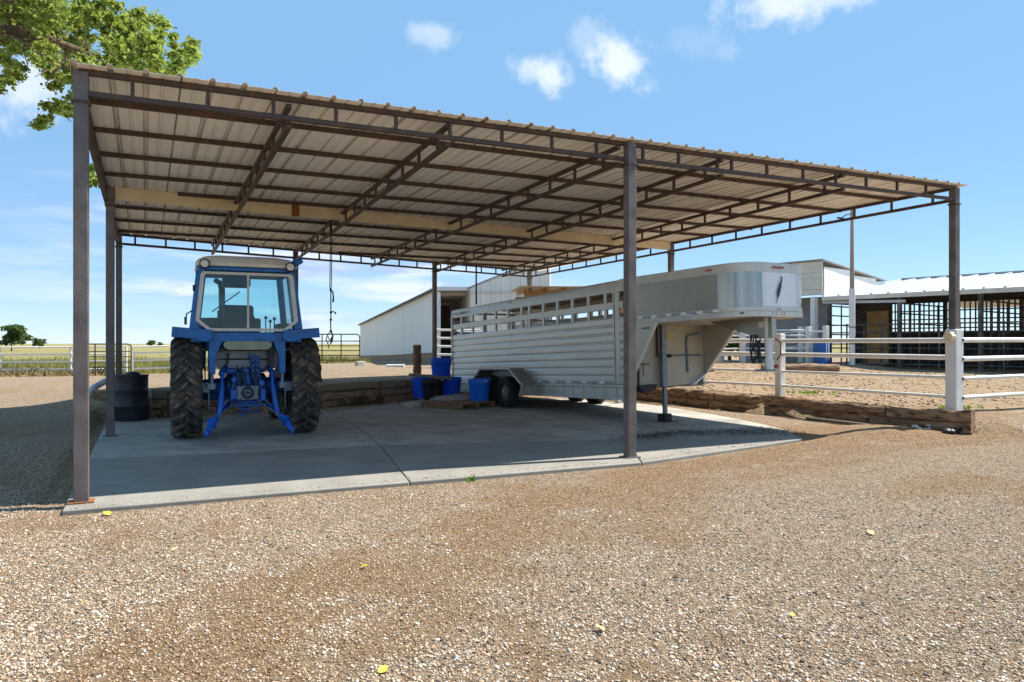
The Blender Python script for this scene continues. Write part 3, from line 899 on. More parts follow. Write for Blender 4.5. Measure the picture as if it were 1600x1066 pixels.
def walls():
    t = empty('retaining_wall', (3.4, 9.0, 0))
    tag(t, 'stacked dark railway timbers retaining the gravel bank behind the tractor', 'retaining wall')
    line = [(.62, 8.42), (4.05, 9.20), (5.8, 10.10), (6.9, 10.72)]
    o0 = Vector((3.4, 9.0, 0))
    for tier in range(3):
        z = .105 + tier * .195
        for (x0, y0), (x1, y1) in zip(line[:-1], line[1:]):
            mid = .35 + .3 * ((tier * 7) % 3) / 2
            xm, ym = x0 + (x1 - x0) * mid, y0 + (y1 - y0) * mid
            off = .03 * (tier % 2) - tier * .006
            dirv = Vector((x1 - x0, y1 - y0, 0)).normalized(); nn = Vector((-dirv.y, dirv.x, 0)) * off
            a = Vector((x0, y0, z)) - o0 + nn; c = Vector((x1, y1, z)) - o0 + nn; mm = Vector((xm, ym, z)) - o0 + nn
            mt = M['timber_grey'] if tier == 2 else M['timber']
            timber(t, a, mm - dirv * .012, .21, .175, mt, rough=.014); timber(t, mm + dirv * .012, c, .20, .178, mt, rough=.014)
    for x, y in ((.95, 8.35), (3.9, 9.02), (5.7, 9.93)):
        timber(t, Vector((x, y, .02)) - o0, Vector((x + .001, y + .02, .56)) - o0, .10, .09, M['woodpost'], 'stake', 4, .006)
    # timber ends stacked on the left end
    t2 = empty('timber_stack', (-.1, 8.75, 0))
    tag(t2, 'short stack of old timbers and a round log at the left end of the wall', 'timber stack')
    timber(t2, (-.32, .1, .09), (.62, -.22, .09), .22, .17, M['timber'])
    log(t2, (-.26, .02, .29), (.60, .15, .29), .11, .11, M['timber_grey'])
    timber(t2, (-.30, .08, .50), (.62, .05, .50), .22, .19, M['timber'])
    st = MB().tube([(-.02, 9.0 - .75, 0.04), (-.02, 9.0 - .75, .52)], .085, 12).build('wood_stump', M['woodpost'])
    tag(st, 'short upright wooden stump standing beside the black barrel', 'stump')
    # log edging on the right
    t3 = empty('log_edging', (12.5, 4, 0))
    tag(t3, 'two tiers of weathered brown logs edging the right side of the pad', 'log edging')
    o0 = Vector((12.5, 4, 0))
    ln = [(12.74, -.27), (12.30, 1.30), (12.50, 3.05), (12.12, 5.35), (12.35, 7.75), (12.4, 10.4)]
    for tier in range(2):
        pts = ln if tier == 0 else [(12.74, -.27), (12.36, 1.0), (12.48, 3.3), (12.16, 5.2), (12.36, 7.5), (12.42, 10.2)]
        for i, ((x0, y0), (x1, y1)) in enumerate(zip(pts[:-1], pts[1:])):
            z = .10 + tier * .185
            d = Vector((x1 - x0, y1 - y0, 0)).normalized() * .012
            if i == 0:
                timber(t3, Vector((x0, y0, z)) - o0, Vector((x1, y1, z)) - o0 - d, .22, .195, M['log'], 'log', 10, .014)
            else:
                log(t3, Vector((x0, y0, z)) - o0 + d, Vector((x1, y1, z)) - o0 - d, .108, .104, M['log'])
    # low flat kerb to the right of it
    t4 = empty('timber_kerb', (14, .0, 0))
    tag(t4, 'low pale timber kerb between the gravel drive and the paddock', 'kerb')
    timber(t4, (-1.08, -.12, .17), (1.0, .10, .21), .15, .15, M['plank']); timber(t4, (1.02, .10, .21), (3.6, .25, .24), .15, .15, M['plank'])
    timber(t4, (3.62, .25, .24), (6.2, .4, .26), .15, .15, M['plank'])
    # fallen thin pipe alongside the logs
    o = MB().tube([(12.08, .9, .045), (12.12, 2.6, .045)], .03, 8).build('thin_pole', M['plank'])
    tag(o, 'thin grey pole lying on the dirt in front of the log edging', 'pole')


walls()

# ------------------------------------------------------------------ tractor
def build_tractor():
    t = empty('tractor', (1.972, 4.744, SLABZ), R(-2.6))
    t.scale = (.935, .935, .935)
    tag(t, 'blue farm tractor with glazed cab seen from behind, parked on the slab', 'tractor')
    RW, TW = .83, .46
    # rear wheel
    prof = []
    for r, x in ((.50, -.20), (.62, -.232), (.72, -.235), (.765, -.215), (.785, -.17), (.795, -.08), (.797, 0), (.795, .08), (.785, .17), (.765, .215), (.72, .235), (.62, .232), (.50, .20), (.49, .12), (.49, -.12)):
        prof.append((r, x))
    tyre_me = MB().lathe(prof, 48, axis='x', close=True).mesh('tyre', M['tyre'])
    rb = MB()
    rb.lathe([(.49, -.205), (.515, -.21), (.515, -.195), (.47, -.17), (.46, .05), (.34, .02), (.33, -.02), (.15, -.05), (.10, -.05), (.001, -.05)], 32, axis='x')
    rb.lathe([(.49, .205), (.515, .21), (.515, .195), (.47, .17), (.46, .05)], 32, axis='x')
    for k in range(8):
        a = k * PI / 4
        rb.cyl((-.06, .21 * math.cos(a), .21 * math.sin(a)), (0, .21 * math.cos(a), .21 * math.sin(a)), .022, 6)
    rim_me = rb.mesh('rear_wheel', M['rim'])

    def lug(side):
        b = MB()
        n = 7; vs = []
        for i in range(n):
            q = i / (n - 1)
            x = side * (-.02 + q * .262)
            ang = -q * .30 if q < .85 else -.255 - (q - .85) * .12
            ax = abs(x)
            r_in = .775 if ax < .17 else .775 - (ax - .17) * 1.1
            r_out = .842 if ax < .15 else .842 - ((ax - .15) / .09) ** 2 * .075
            wdt = .030 + .012 * q
            for r_, wf in ((r_in, 1.35), (r_out, .85)):
                for sgn in (-1, 1):
                    a = ang + sgn * wdt * wf / .83
                    vs.append((x, -r_ * math.cos(a), r_ * math.sin(a)))
        fs = []
        for i in range(n - 1):
            a = i * 4; c = a + 4
            fs += [(a + 2, a + 3, c + 3, c + 2), (a, a + 2, c + 2, c), (a + 1, c + 1, c + 3, a + 3), (a, c, c + 1, a + 1)]
        fs += [(0, 1, 3, 2), ((n - 1) * 4, (n - 1) * 4 + 2, (n - 1) * 4 + 3, (n - 1) * 4 + 1)]
        return b.add(vs, fs).mesh('tread_lug', M['lug'])
    lug_r, lug_l = lug(1), lug(-1)
    NL = 22
    for s in (-1, 1):
        w = link('rear_wheel', rim_me, t)
        w.location = (s * .93, 0, RW)
        if s == 1: w.rotation_euler = (0, 0, PI)
        link('tyre', tyre_me, w)
        flip = -1 if s == 1 else 1
        for k in range(NL):
            for me, off in ((lug_r, 0), (lug_l, .5)):
                if s == 1: me = lug_l if me is lug_r else lug_r
                o = link('tread_lug', me, w)
                a = 2 * PI * (k + off) / NL
                if s == 1: o.rotation_euler = (a, 0, PI)
                else: o.rotation_euler = (a, 0, 0)
    # fenders
    for s in (-1, 1):
        b = MB()
        arc = [R(x) for x in (18, 35, 52, 70, 84, 96, 106, 114)]
        pts = [(1.0 * math.cos(a) * .95, .83 + 1.0 * math.sin(a)) for a in arc]
        for (y0, z0), (y1, z1) in zip(pts[:-1], pts[1:]):
            b.add([(s * .62, y0, z0), (s * 1.13, y0, z0 - .02), (s * 1.13, y1, z1 - .02), (s * .62, y1, z1), (s * .62, y0, z0 - .035), (s * 1.13, y0, z0 - .055), (s * 1.13, y1, z1 - .055), (s * .62, y1, z1 - .035)],
                  [(0, 1, 2, 3), (7, 6, 5, 4), (0, 4, 5, 1), (2, 6, 7, 3), (1, 5, 6, 2), (0, 3, 7, 4)])
        f = b.build('fender', M['bluepaint'], t)
        # rear drop panel with the sloped lower edge
        b = MB()
        y = -.60
        b.prism([(s * .55, 1.78), (s * .80, 1.80), (s * 1.14, 1.83), (s * 1.155, 1.665), (s * 1.0, 1.655), (s * .84, 1.64), (s * .74, 1.60), (s * .64, 1.59), (s * .55, 1.63)], y - .03, y + .02, 'y')
        b.add([(s * .55, y - .03, 1.74), (s * 1.14, y - .03, 1.83), (s * 1.13, y + .55, 1.82), (s * .55, y + .55, 1.80)], [(0, 1, 2, 3)])
        b.build('fender_lip', M['bluepaint'], f, bevel=.008)
        MB().prism([(-.55, 1.60), (.75, 1.70), (.75, .95), (.35, .75), (-.30, 1.05)], s * .56, s * .585, 'x').build('fender_side', M['bluepaint'], f)
    # cab: corner pillars, sills and roof
    zb, zt_ = 1.74, 2.84
    hw_b, hw_t = .90, .745
    def cx(z): return hw_b + (hw_t - hw_b) * (z - zb) / (zt_ - zb)
    yr_b, yr_t, yf_b, yf_t = -.50, -.38, 1.20, 1.02
    b = MB()
    for s in (-1, 1):
        b.prism([(s * hw_b, zb - .10), (s * hw_t, zt_ + .02), (s * (hw_t - .10), zt_ + .02), (s * (hw_b - .14), zb - .10)], -.56, -.38, 'y')
    b.box((0, -.47, 2.785), (1.42, .15, .07)); b.box((0, -.47, 1.665), (1.74, .16, .17))
    cabf = b.build('cab_frame', M['bluepaint'], t, bevel=.018, seg=3)
    b = MB()
    for s in (-1, 1):
        b.bar((s * .80, 1.15, 1.55), (s * .66, 1.0, 2.86), .09, .09); b.bar((s * .88, .35, 1.6), (s * .74, .35, 2.86), .07, .07)
        b.bar((s * .74, -.45, 2.84), (s * .66, 1.0, 2.84), .08, .08)
    b.box((0, 1.0, 2.84), (1.34, .09, .09)); b.box((0, 1.16, 1.55), (1.6, .09, .14))
    b.build('cab_pillar', M['bluepaint'], t, bevel=.012)
    b = MB()
    zs = [(2.825, .785, -.595, 1.15), (2.875, .80, -.612, 1.17), (2.93, .765, -.575, 1.13), (2.985, .68, -.49, 1.04), (3.015, .58, -.38, .92), (3.03, .40, -.2, .7)]
    vs = []
    for z, hx, ya, yb in zs:
        rr = .12
        for px_, py_ in ((-hx + rr, ya), (hx - rr, ya), (hx, ya + rr), (hx, yb - rr), (hx - rr, yb), (-hx + rr, yb), (-hx, yb - rr), (-hx, ya + rr)):
            vs.append((px_, py_, z))
    fs = []
    for i in range(len(zs) - 1):
        for j in range(8):
            a = i * 8 + j; c = i * 8 + (j + 1) % 8
            fs.append((a, c, c + 8, a + 8))
    fs += [tuple(range(8))[::-1], tuple(range((len(zs) - 1) * 8, len(zs) * 8))]
    b.add(vs, fs).build('cab_roof', M['cabroof'], t)
    MB().box((.06, -.2, 2.76), (.9, .6, .10)).build('roof_console', M['darksteel'], t, bevel=.02)
    # rear window: frame ring with clipped lower corners
    outer = [(-.69, 2.73), (.69, 2.73), (.725, 2.68), (.80, 1.93), (.60, 1.76), (-.60, 1.76), (-.80, 1.93), (-.725, 2.68)]
    inner = [(-.635, 2.685), (.635, 2.685), (.665, 2.65), (.735, 1.945), (.575, 1.81), (-.575, 1.81), (-.735, 1.945), (-.665, 2.65)]
    y0, y1 = -.585, -.545
    n = 8
    vs = [(x, y0, z) for x, z in outer] + [(x, y0, z) for x, z in inner] + [(x, y1, z) for x, z in outer] + [(x, y1, z) for x, z in inner]
    fs = []
    for i in range(n):
        j = (i + 1) % n
        fs += [(i, j, n + j, n + i), (2 * n + i, 3 * n + i, 3 * n + j, 2 * n + j), (i, 2 * n + i, 2 * n + j, j), (n + i, n + j, 3 * n + j, 3 * n + i)]
    b = MB().add(vs, fs)
    win = b.build('rear_window', M['winframe'], t, bevel=.006)
    MB().box((.0, -.572, 2.25), (.035, .03, .88)).build('divider', M['winframe'], win, bevel=.004)
    gp = [(x * .985, z) for x, z in inner]
    MB().prism(gp, -.556, -.552, 'y').build('pane', M['cabglass'], win)
    MB().bar((-.55, -.50, 2.08), (-.12, -.50, 2.42), .014, .018).build('wiper', M['darksteel'], win)
    MB().prism([(-.70, 2.78), (.70, 2.78), (.82, 1.62), (-.82, 1.62)], 1.10, 1.104, 'y').build('front_window', M['cabglass'], t)
    for s in (-1, 1):
        m = MB().add([(s * .87, -.38, 1.72), (s * .85, 1.12, 1.66), (s * .71, 1.0, 2.80), (s * .74, -.38, 2.80)], [(0, 1, 2, 3)])
        m.build('side_window', M['cabglass'], t)
    # work lamps
    for s, dz in ((-1, 0), (1, -.005)):
        l = MB().lathe([(.001, .10), (.05, .09), (.075, .04), (.082, 0), (.078, -.012)], 16, axis='y').build('work_lamp', M['darksteel'], t)
        l.location = (s * .665, -.66, 2.845 + dz)
        MB().lathe([(.001, -.020), (.04, -.017), (.062, -.008)], 16, axis='y').build('lens', M['lamp'], l)
    MB().cyl((.73, -.52, 2.90), (.86, -.45, 2.98), .055, 12).build('side_lamp', M['bluepaint'], t)
    MB().box((-.815, -.45, 2.46), (.05, .05, .10)).build('hinge', M['darksteel'], t)
    b = MB(); b.tube([(-.84, -.44, 2.1), (-.93, -.47, 2.04), (-.945, -.47, 1.86)], .011, 6); b.box((-.945, -.47, 1.93), (.04, .05, .12))
    b.build('side_fitting', M['darksteel'], t)
    # lower rear: oval window, floor plate, supports
    ov = [(-.34, 1.60), (.34, 1.60), (.385, 1.55), (.36, 1.49), (.30, 1.455), (-.30, 1.455), (-.36, 1.49), (-.385, 1.55)]
    MB().prism(ov, -.565, -.55, 'y').build('lower_window', M['oval'], t, bevel=.006)
    MB().prism([(-.52, 1.44), (.52, 1.44), (.47, 1.14), (-.47, 1.14)], -.32, -.29, 'y').build('floor_plate', M['cabgrey'], t)
    for s in (-1, 1):
        MB().prism([(s * .47, 1.62), (s * .60, 1.62), (s * .60, 1.06), (s * .50, 1.06), (s * .49, 1.35), (s * .40, 1.60)], -.56, -.40, 'y').build('cab_support', M['bluepaint'], t, bevel=.01)
    for s in (-1, 1):
        b = MB()
        b.cyl((s * .555, -.50, .88), (s * .555, -.50, 1.12), .032, 10); b.box((s * .56, -.48, .86), (.12, .12, .10)); b.cyl((s * .60, -.48, .86), (s * .60, -.48, .45), .018, 8)
        b.box((s * .66, -.42, .84), (.14, .14, .16))
        b.build('support_bolt', M['greysteel'], t, bevel=.006)
    # axle and transmission
    b = MB()
    b.lathe([(.12, -.70), (.13, -.60), (.15, -.34), (.22, -.30), (.24, -.18), (.24, .18), (.22, .30), (.15, .34), (.13, .60), (.12, .70)], 24, c=(0, 0, RW), axis='x')
    b.lathe([(.001, -.72), (.12, -.72), (.12, -.62)], 20, c=(0, 0, RW), axis='x')
    b.cyl((.60, -.02, RW), (.80, -.02, RW), .105, 18)
    b.build('rear_axle', M['bluegear'], t)
    b = MB()
    b.prism([(-.24, .60), (-.27, .78), (-.22, 1.02), (-.10, 1.16), (.12, 1.16), (.22, 1.02), (.27, .78), (.24, .60), (.12, .50), (-.12, .50)], -.38, 1.2, 'y')
    b.box((-.03, -.40, .98), (.11, .14, .34)); b.box((-.14, -.38, .92), (.06, .10, .36)); b.box((.07, -.38, .90), (.05, .12, .30))
    b.cyl((-.30, -.25, 1.12), (.30, -.25, 1.12), .05, 14)
    b.cyl((-.33, -.40, 1.10), (-.17, -.40, 1.10), .055, 14)
    b.build('transmission', M['bluegear'], t, bevel=.018)
    b = MB()
    b.box((0, -.46, .74), (.34, .06, .24)); 
    pto = b.build('pto_plate', M['greysteel'], t, bevel=.02)
    b = MB()
    b.lathe([(.10, -.49), (.10, -.52), (.07, -.53), (.06, -.50)], 20, c=(0, 0, .745), axis='y')
    b.cyl((0, -.48, .745), (0, -.58, .745), .028, 10)
    b.build('pto_shaft', M['darksteel'], pto)
    b = MB()
    for x, z in ((-.14, .82), (.14, .82), (-.14, .66), (.14, .66), (.05, .66), (-.06, .65)):
        b.lathe([(.030, -.485), (.030, -.505), (.012, -.507)], 10, c=(x, 0, z), axis='y')
    b.build('bolt', M['greysteel'], pto)
    # remote valves
    b = MB()
    for k in range(4):
        z = 1.02 + k * .085
        for x in (.085, .165):
            b.cyl((x, -.36, z), (x, -.50 + .015 * k, z), .032, 10)
    b.box((.125, -.36, 1.16), (.15, .10, .38)); b.box((.06, -.42, 1.36), (.08, .1, .05))
    b.build('remote_valve', M['bluegear'], t, bevel=.006)
    b = MB()
    b.tube([(0, -.46, 1.05), (.01, -.52, .97), (.01, -.50, .88)], .035, 8); b.cyl((-.21, -.40, .96), (-.21, -.52, .96), .045, 10); b.cyl((.22, -.40, .90), (.22, -.50, .90), .05, 10)
    b.box((-.22, -.44, .72), (.10, .08, .16)); b.box((.25, -.42, .70), (.08, .10, .20)); b.cyl((-.30, -.36, .62), (.30, -.36, .62), .035, 10)
    b.build('hitch_housing', M['bluelink'], t, bevel=.008)
    b = MB()
    for k in range(5):
        x0 = -.16 + k * .085
        b.tube([(x0, -.40, 1.18), (x0 + .03, -.50, 1.08 - .03 * (k % 2)), (x0 - .02, -.52, .96), (x0 + .01, -.44, .86)], .011, 6)
    b.build('hose_bundle', M['darksteel'], t)
    # three point linkage
    for s in (-1, 1):
        b = MB()
        b.ball((s * .40, -.42, 1.06), .055, 6, (1, 1, .8))
        b.tube([(s * .40, -.42, 1.06), (s * .395, -.50, .90), (s * .40, -.56, .80)], [.032, .024, .03], 10)
        b.tube([(s * .40, -.56, .82), (s * .435, -.66, .52), (s * .46, -.70, .40)], [.040, .046, .034], 10)
        b.build('lift_rod', M['bluelink'], t)
        b = MB()
        b.tube([(s * .28, -.12, .56), (s * .40, -.50, .46), (s * .50, -.78, .36), (s * .60, -.98, .24), (s * .635, -1.06, .17)], [.04, .042, .045, .05, .045], 8)
        b.ball((s * .64, -1.08, .155), .062, 6, (.6, 1, 1)); b.box((s * .56, -.90, .30), (.09, .14, .10), rz=-s * .4, rx=.6)
        b.build('lower_link', M['bluelink'], t)
        b = MB()
        for k in range(9):
            q = k / 8
            p = Vector((s * (.17 + .33 * q), -.40 - .42 * q, .60 - .24 * q)); q2 = Vector((s * (.17 + .33 * (q + .125)), -.40 - .42 * (q + .125), .60 - .24 * (q + .125)))
            b.bar(p, q2, .05 if k % 2 else .016, .016 if k % 2 else .05)
        b.build('check_chain', M['greysteel'], t)
        b = MB(); b.tube([(s * .33, -.30, 1.16), (s * .40, -.42, 1.08)], .05, 10); b.build('lift_arm', M['bluegear'], t)
    b = MB(); b.box((0, -.40, .53), (.52, .08, .06)); b.box((-.03, -.50, .47), (.10, .34, .05)); b.box((-.09, -.62, .44), (.07, .07, .13)); b.box((.05, -.3, .42), (.40, .05, .05))
    b.build('drawbar', M['bluegear'], t, bevel=.008)
    b = MB()
    b.tube([(-.52, -.30, 1.30), (-.30, -.33, 1.30), (.1, -.33, 1.30), (.36, -.33, 1.29)], .014, 6)
    b.tube([(-.30, -.35, 1.40), (-.31, -.36, 1.25), (-.34, -.38, 1.18)], .018, 6)
    for x in (.32, .36, .41): b.tube([(x, -.36, 1.44), (x + .01, -.40, 1.25), (x - .02, -.36, 1.08)], .012, 6)
    b.tube([(-.645, -.5, 1.5), (-.66, -.52, 1.2), (-.65, -.48, .86), (-.60, -.40, .6)], .012, 6)
    b.tube([(-.05, -.4, 1.1), (-.08, -.5, .98), (-.02, -.52, .86)], .012, 6); b.tube([(.02, -.42, 1.15), (.03, -.52, 1.0), (.09, -.48, .9)], .010, 6)
    b.build('hydraulic_hose', M['darksteel'], t)
    # front end
    MB().prism([(-.36, 1.05), (.36, 1.05), (.36, 1.62), (.27, 1.76), (-.27, 1.76), (-.36, 1.62)], 1.28, 3.35, 'y').build('hood', M['bluepaint'], t, bevel=.03)
    MB().box((0, 2.2, .80), (.50, 2.1, .55)).build('engine', M['bluegear'], t, bevel=.03)
    MB().box((0, 2.75, .48), (1.35, .14, .14)).build('front_axle', M['bluegear'], t, bevel=.02)
    fw = MB().lathe([(.24, -.12), (.40, -.13), (.475, -.09), (.48, 0), (.475, .09), (.40, .13), (.24, .12), (.22, .0)], 28, axis='x', close=True).mesh('front_tyre', M['tyre'])
    fr = MB().lathe([(.24, -.10), (.20, -.02), (.06, 0), (.001, 0)], 20, axis='x').mesh('front_wheel', M['rim'])
    for s in (-1, 1):
        w = link('front_wheel', fr, t); w.location = (s * .78, 2.75, .485)
        link('tyre', fw, w)
    b = MB(); b.tube([(-.30, 2.0, 1.7), (-.30, 2.0, 2.62), (-.33, 1.98, 2.74), (-.42, 1.9, 2.78)], [.06, .06, .055, .05], 12); b.tube([(-.30, 2.0, 1.75), (-.30, 2.0, 2.2)], .085, 12)
    b.build('exhaust_pipe', M['darksteel'], t)
    b = MB(); b.box((-.12, .18, 1.62), (.50, .46, .14)); b.box((-.12, .0, 1.94), (.50, .14, .56), rx=-.12)
    b.build('driver_seat', M['seat'], t, bevel=.05, seg=3)
    b = MB(); b.lathe([(.19, -.012), (.205, 0), (.19, .012), (.178, 0)], 24, close=True)
    b.box((0, 0, 0), (.36, .03, .015)); sw = b.build('steering_wheel', M['darksteel'], t); sw.location = (0, .72, 2.02); sw.rotation_euler = (R(-35), 0, 0)
    b = MB(); b.box((0, .95, 1.78), (.62, .22, .42)); b.tube([(0, .82, 1.85), (0, .72, 2.02)], .03, 8)
    for x, y, z in ((.36, .35, 2.02), (.44, .40, 1.96), (.50, .3, 2.0)): b.tube([(x, y, 1.6), (x, y - .05, z)], .012, 6); b.ball((x, y - .05, z), .03, 5)
    b.build('dashboard', M['darksteel'], t, bevel=.02)
    MB().box((0, .35, 1.46), (1.5, 1.6, .05)).build('cab_floor', M['darksteel'], t)
    b = MB(); b.box((-.62, .2, 1.78), (.20, .8, .42)); b.box((.62, .2, 1.74), (.20, .8, .34)); b.box((-.45, 1.0, 1.86), (.3, .14, .34)); b.box((-.16, -.15, 2.62), (.44, .34, .22)); b.box((0, .1, 2.765), (1.40, 1.1, .09)); b.box((.18, .2, 1.88), (.16, .2, .24))
    b.build('cab_console', M['seat'], t, bevel=.03)
    return t


build_tractor()

# ------------------------------------------------------------------ stock trailer
def build_trailer():
    t = empty('stock_trailer', (9.2, 7.3, SLABZ - .04), R(2.7), R(-2.1))
    tag(t, 'silver aluminium gooseneck livestock trailer with slatted sides under the carport', 'trailer')
    HW = .975
    YR, YF = 3.76, -3.86
    # side walls of interlocking planks
    for s in (-1, 1):
        zs = np.linspace(.60, 1.855, 9)
        for k in range(8):
            z0, z1 = zs[k], zs[k + 1]
            sec = [(s * (HW - .03), z0 + .001), (s * (HW - .012), z0 + .001), (s * (HW - .012), z0 + .016), (s * (HW + .010), z0 + .022), (s * (HW + .013), z0 + .05), (s * (HW + .013), z1 - .03), (s * (HW + .006), z1 - .004), (s * (HW - .03), z1 - .001)]
            MB().prism(sec, YF, YR, 'y').build('side_plank', M['alu'], t, smooth=False)
        b = MB(); b.box((s * (HW - .01), (YR + YF) / 2, 2.081), (.05, YR - YF, .135)); b.build('middle_rail', M['alu_bright'], t, bevel=.008)
        b = MB()
        b.prism([(s * (HW - .04), 2.325), (s * (HW + .014), 2.325), (s * (HW + .014), 2.47), (s * (HW + .005), 2.515), (s * (HW - .03), 2.54), (s * (HW - .06), 2.54)], YF - .1, YR, 'y')
        b.build('top_rail', M['alu_bright'], t)
        ys = [3.72, 3.14, 2.48, 1.86, 1.19, .56, -.10, -.45, -1.05, -1.62, -2.19, -2.76, -3.32]
        pm = MB().box((0, 0, 0), (.045, .085, .48)).mesh('slat_post', M['alu_bright'])
        for y in ys:
            o = link('slat_post', pm, t); o.location = (s * (HW - .012), y, 2.09)
        MB().box((s * (HW + .004), -3.70, 1.47), (.05, .13, 1.72)).build('corner_post', M['alu_bright'], t, bevel=.012)
        MB().box((s * (HW + .014), -3.60, 1.47), (.05, .035, 1.72)).build('corner_post', M['alu_bright'], t, bevel=.006)
        MB().box((s * (HW + .004), 3.72, 1.50), (.06, .07, 1.80)).build('corner_post', M['alu_bright'], t, bevel=.01)
        b = MB(); b.box((s * (HW + .02), (YR + YF) / 2, .575), (.06, YR - YF, .05)); b.build('rub_rail', M['alu_bright'], t, bevel=.008)
        ya = YF if s < 0 else -1.0
        b = MB(); b.box((s * (HW - .02), (YR + ya) / 2, .435), (.03, YR - ya, .23)); sk = b.build('skirt', M['alu'], t)
        for k in range(9):
            y = -3.6 + k * .36
            if y < -.75 and s < 0: MB().box((s * (HW + .0), y, .435), (.03, .02, .21)).build('skirt_rib', M['alu_bright'], sk)
        for k in range(11):
            y = -3.42 + k * .58
            if -.82 < y < 1.7: continue
            MB().box((s * (HW + .020), y, .640), (.006, .30, .045)).build('reflector_tape', M['reflect_r'], t)
            MB().box((s * (HW + .020), y + .24, .640), (.006, .16, .045)).build('reflector_tape', M['reflect_w'], t)
        MB().box((s * (HW + .018), .4, 2.47), (.012, .12, .028)).build('marker_lamp', M['markeramber'], t)
    # roof (rear cap open under it), floor, rear gate, front roof bow
    b = MB()
    prof = [(-HW + .0, 2.53), (-HW + .10, 2.56), (-.4, 2.585), (0, 2.59), (.4, 2.585), (HW - .10, 2.56), (HW, 2.53)]
    low = [(x * .995, z - .02) for x, z in prof[::-1]]
    b.prism(prof + low, YF - .2, YR + .01, 'y'); b.build('roof', M['alu_nose'], t)
    MB().box((0, (YR + YF) / 2, .56), (2 * HW - .08, YR - YF - .02, .05)).build('floor', M['trailer_floor'], t)
    b = MB()
    for z in (.7, .95, 1.2, 1.45, 1.7, 1.93, 2.23, 2.46): b.box((0, YR - .01, z), (2 * HW - .16, .035, .055))
    for x in (-.9, -.02, .06, .9): b.box((x, YR - .01, 1.55), (.05, .04, 1.85))
    b.build('rear_gate', M['alu_bright'], t)
    b = MB()
    for y in (-2.2, .56, 2.2): b.box((0, y, 2.53), (2 * HW - .1, .05, .05))
    b.build('roof_bow', M['alu_bright'], t)
    b = MB()
    for z in (.8, 1.1, 1.4, 1.7, 2.0): b.box((0, -.45, z), (2 * HW - .12, .03, .05))
    b.build('centre_gate', M['alu_bright'], t)
    # front wall below the neck and its slanted wing plates
    b = MB()
    b.prism([(-HW + .02, 1.70), (HW - .02, 1.70), (HW - .02, .78), (.62, .58), (-HW + .02, .50)], YF - .02, YF + .01, 'y')
    fwall = b.build('front_wall', M['frontwall'], t)
    for s in (-1, 1):
        zb_ = .52 if s == -1 else .80
        b = MB(); b.prism([(YF, zb_), (YF - .10, zb_ + .02), (YF - .92, 1.69), (YF, 1.69)], s * HW - .014, s * HW + .014, 'x')
        wp = b.build('wing_plate', M['alu_nose'] if s == -1 else M['frontwall'], t)
        MB().bar((s * HW, YF - .10, zb_ + .02), (s * HW, YF - .93, 1.69), .05, .035).build('wing_edge', M['winframe'], wp)
    b = MB(); b.prism([(HW - .02, .80), (HW + .01, .80), (.62, .56), (.60, .58)], YF - .12, YF, 'y'); b.build('lower_corner', M['whitepanel'], t)
    # fittings on the front wall
    b = MB(); b.tube([(-.78, YF - .06, .50), (-.78, YF - .06, 1.45)], .022, 8); b.tube([(-.70, YF - .06, .52), (-.70, YF - .06, 1.60)], .018, 8)
    b.tube([(-.70, YF - .07, .98), (-.45, YF - .08, .97)], .010, 6); b.tube([(-.6, YF - .08, .97), (-.6, YF - .08, .74)], .008, 6)
    b.build('latch_rod', M['darksteel'], t)
    b = MB(); b.lathe([(.001, 0), (.30, .0), (.30, .12), (.28, .14)], 20, c=(0, 0, 0), axis='y')
    b = MB(); b.prism([(-.86 + .0, .55), (-.45, .60), (-.50, .52), (-.60, .47), (-.72, .46), (-.82, .50)], YF - .30, YF - .02, 'y'); b.build('mud_guard', M['darksteel'], t)
    b = MB(); b.tube([(.52, YF - .04, .80), (.50, YF - .04, 1.40), (.52, YF - .05, 1.50), (.62, YF - .06, 1.53), (.78, YF - .10, 1.55), (.83, YF - .16, 1.60), (.84, YF - .25, 1.68)], .020, 8)
    b.tube([(-.28, YF - .06, 1.13), (.86, YF - .02, 1.13)], .016, 8)
    b.build('conduit', M['greysteel'], t)
    MB().box((.10, YF - .026, 1.50), (.16, .006, .13)).build('warning_label', M['label_y'], t)
    # jack
    b = MB(); b.box((-.16, YF - .12, 1.42), (.085, .085, .62)); b.box((-.16, YF - .12, .85), (.105, .105, .62))
    jk = b.build('landing_jack', M['jack'], t, bevel=.008)
    MB().box((-.14, YF - .12, .32), (.07, .07, .58)).build('jack_leg', M['jack'], jk, bevel=.006)
    b = MB(); b.box((-.13, YF - .12, .035), (.16, .16, .015)); b.build('jack_foot', M['darksteel'], jk)
    b = MB(); b.tube([(-.12, YF - .12, 1.12), (-.02, YF - .20, 1.12)], .03, 8); b.build('crank_gear', M['darksteel'], jk)
    MB().tube([(-.24, YF - .06, 1.73), (-.24, YF - .06, 1.10)], .02, 6).build('jack_rod', M['darksteel'], jk)
    # nose over the neck: plan outline
    def arc(cx_, cy_, r, a0, a1, k):
        return [(cx_ + r * math.cos(R(a0 + (a1 - a0) * i / k)), cy_ + r * math.sin(R(a0 + (a1 - a0) * i / k))) for i in range(k + 1)]
    near = [(-HW - .004, YF + .1), (-HW - .004, YF - .14), (-.700, -5.98)]
    nc = [(-.700, -5.98), (-.665, -6.14), (-.60, -6.27), (-.51, -6.38), (-.39, -6.46), (-.25, -6.50)]
    fc = [(.53, -6.50), (.67, -6.46), (.78, -6.38), (.86, -6.26), (.895, -6.12), (.91, -5.98)]
    far = [(.91, -5.98), (HW + .004, YF - .14), (HW + .004, YF + .1)]

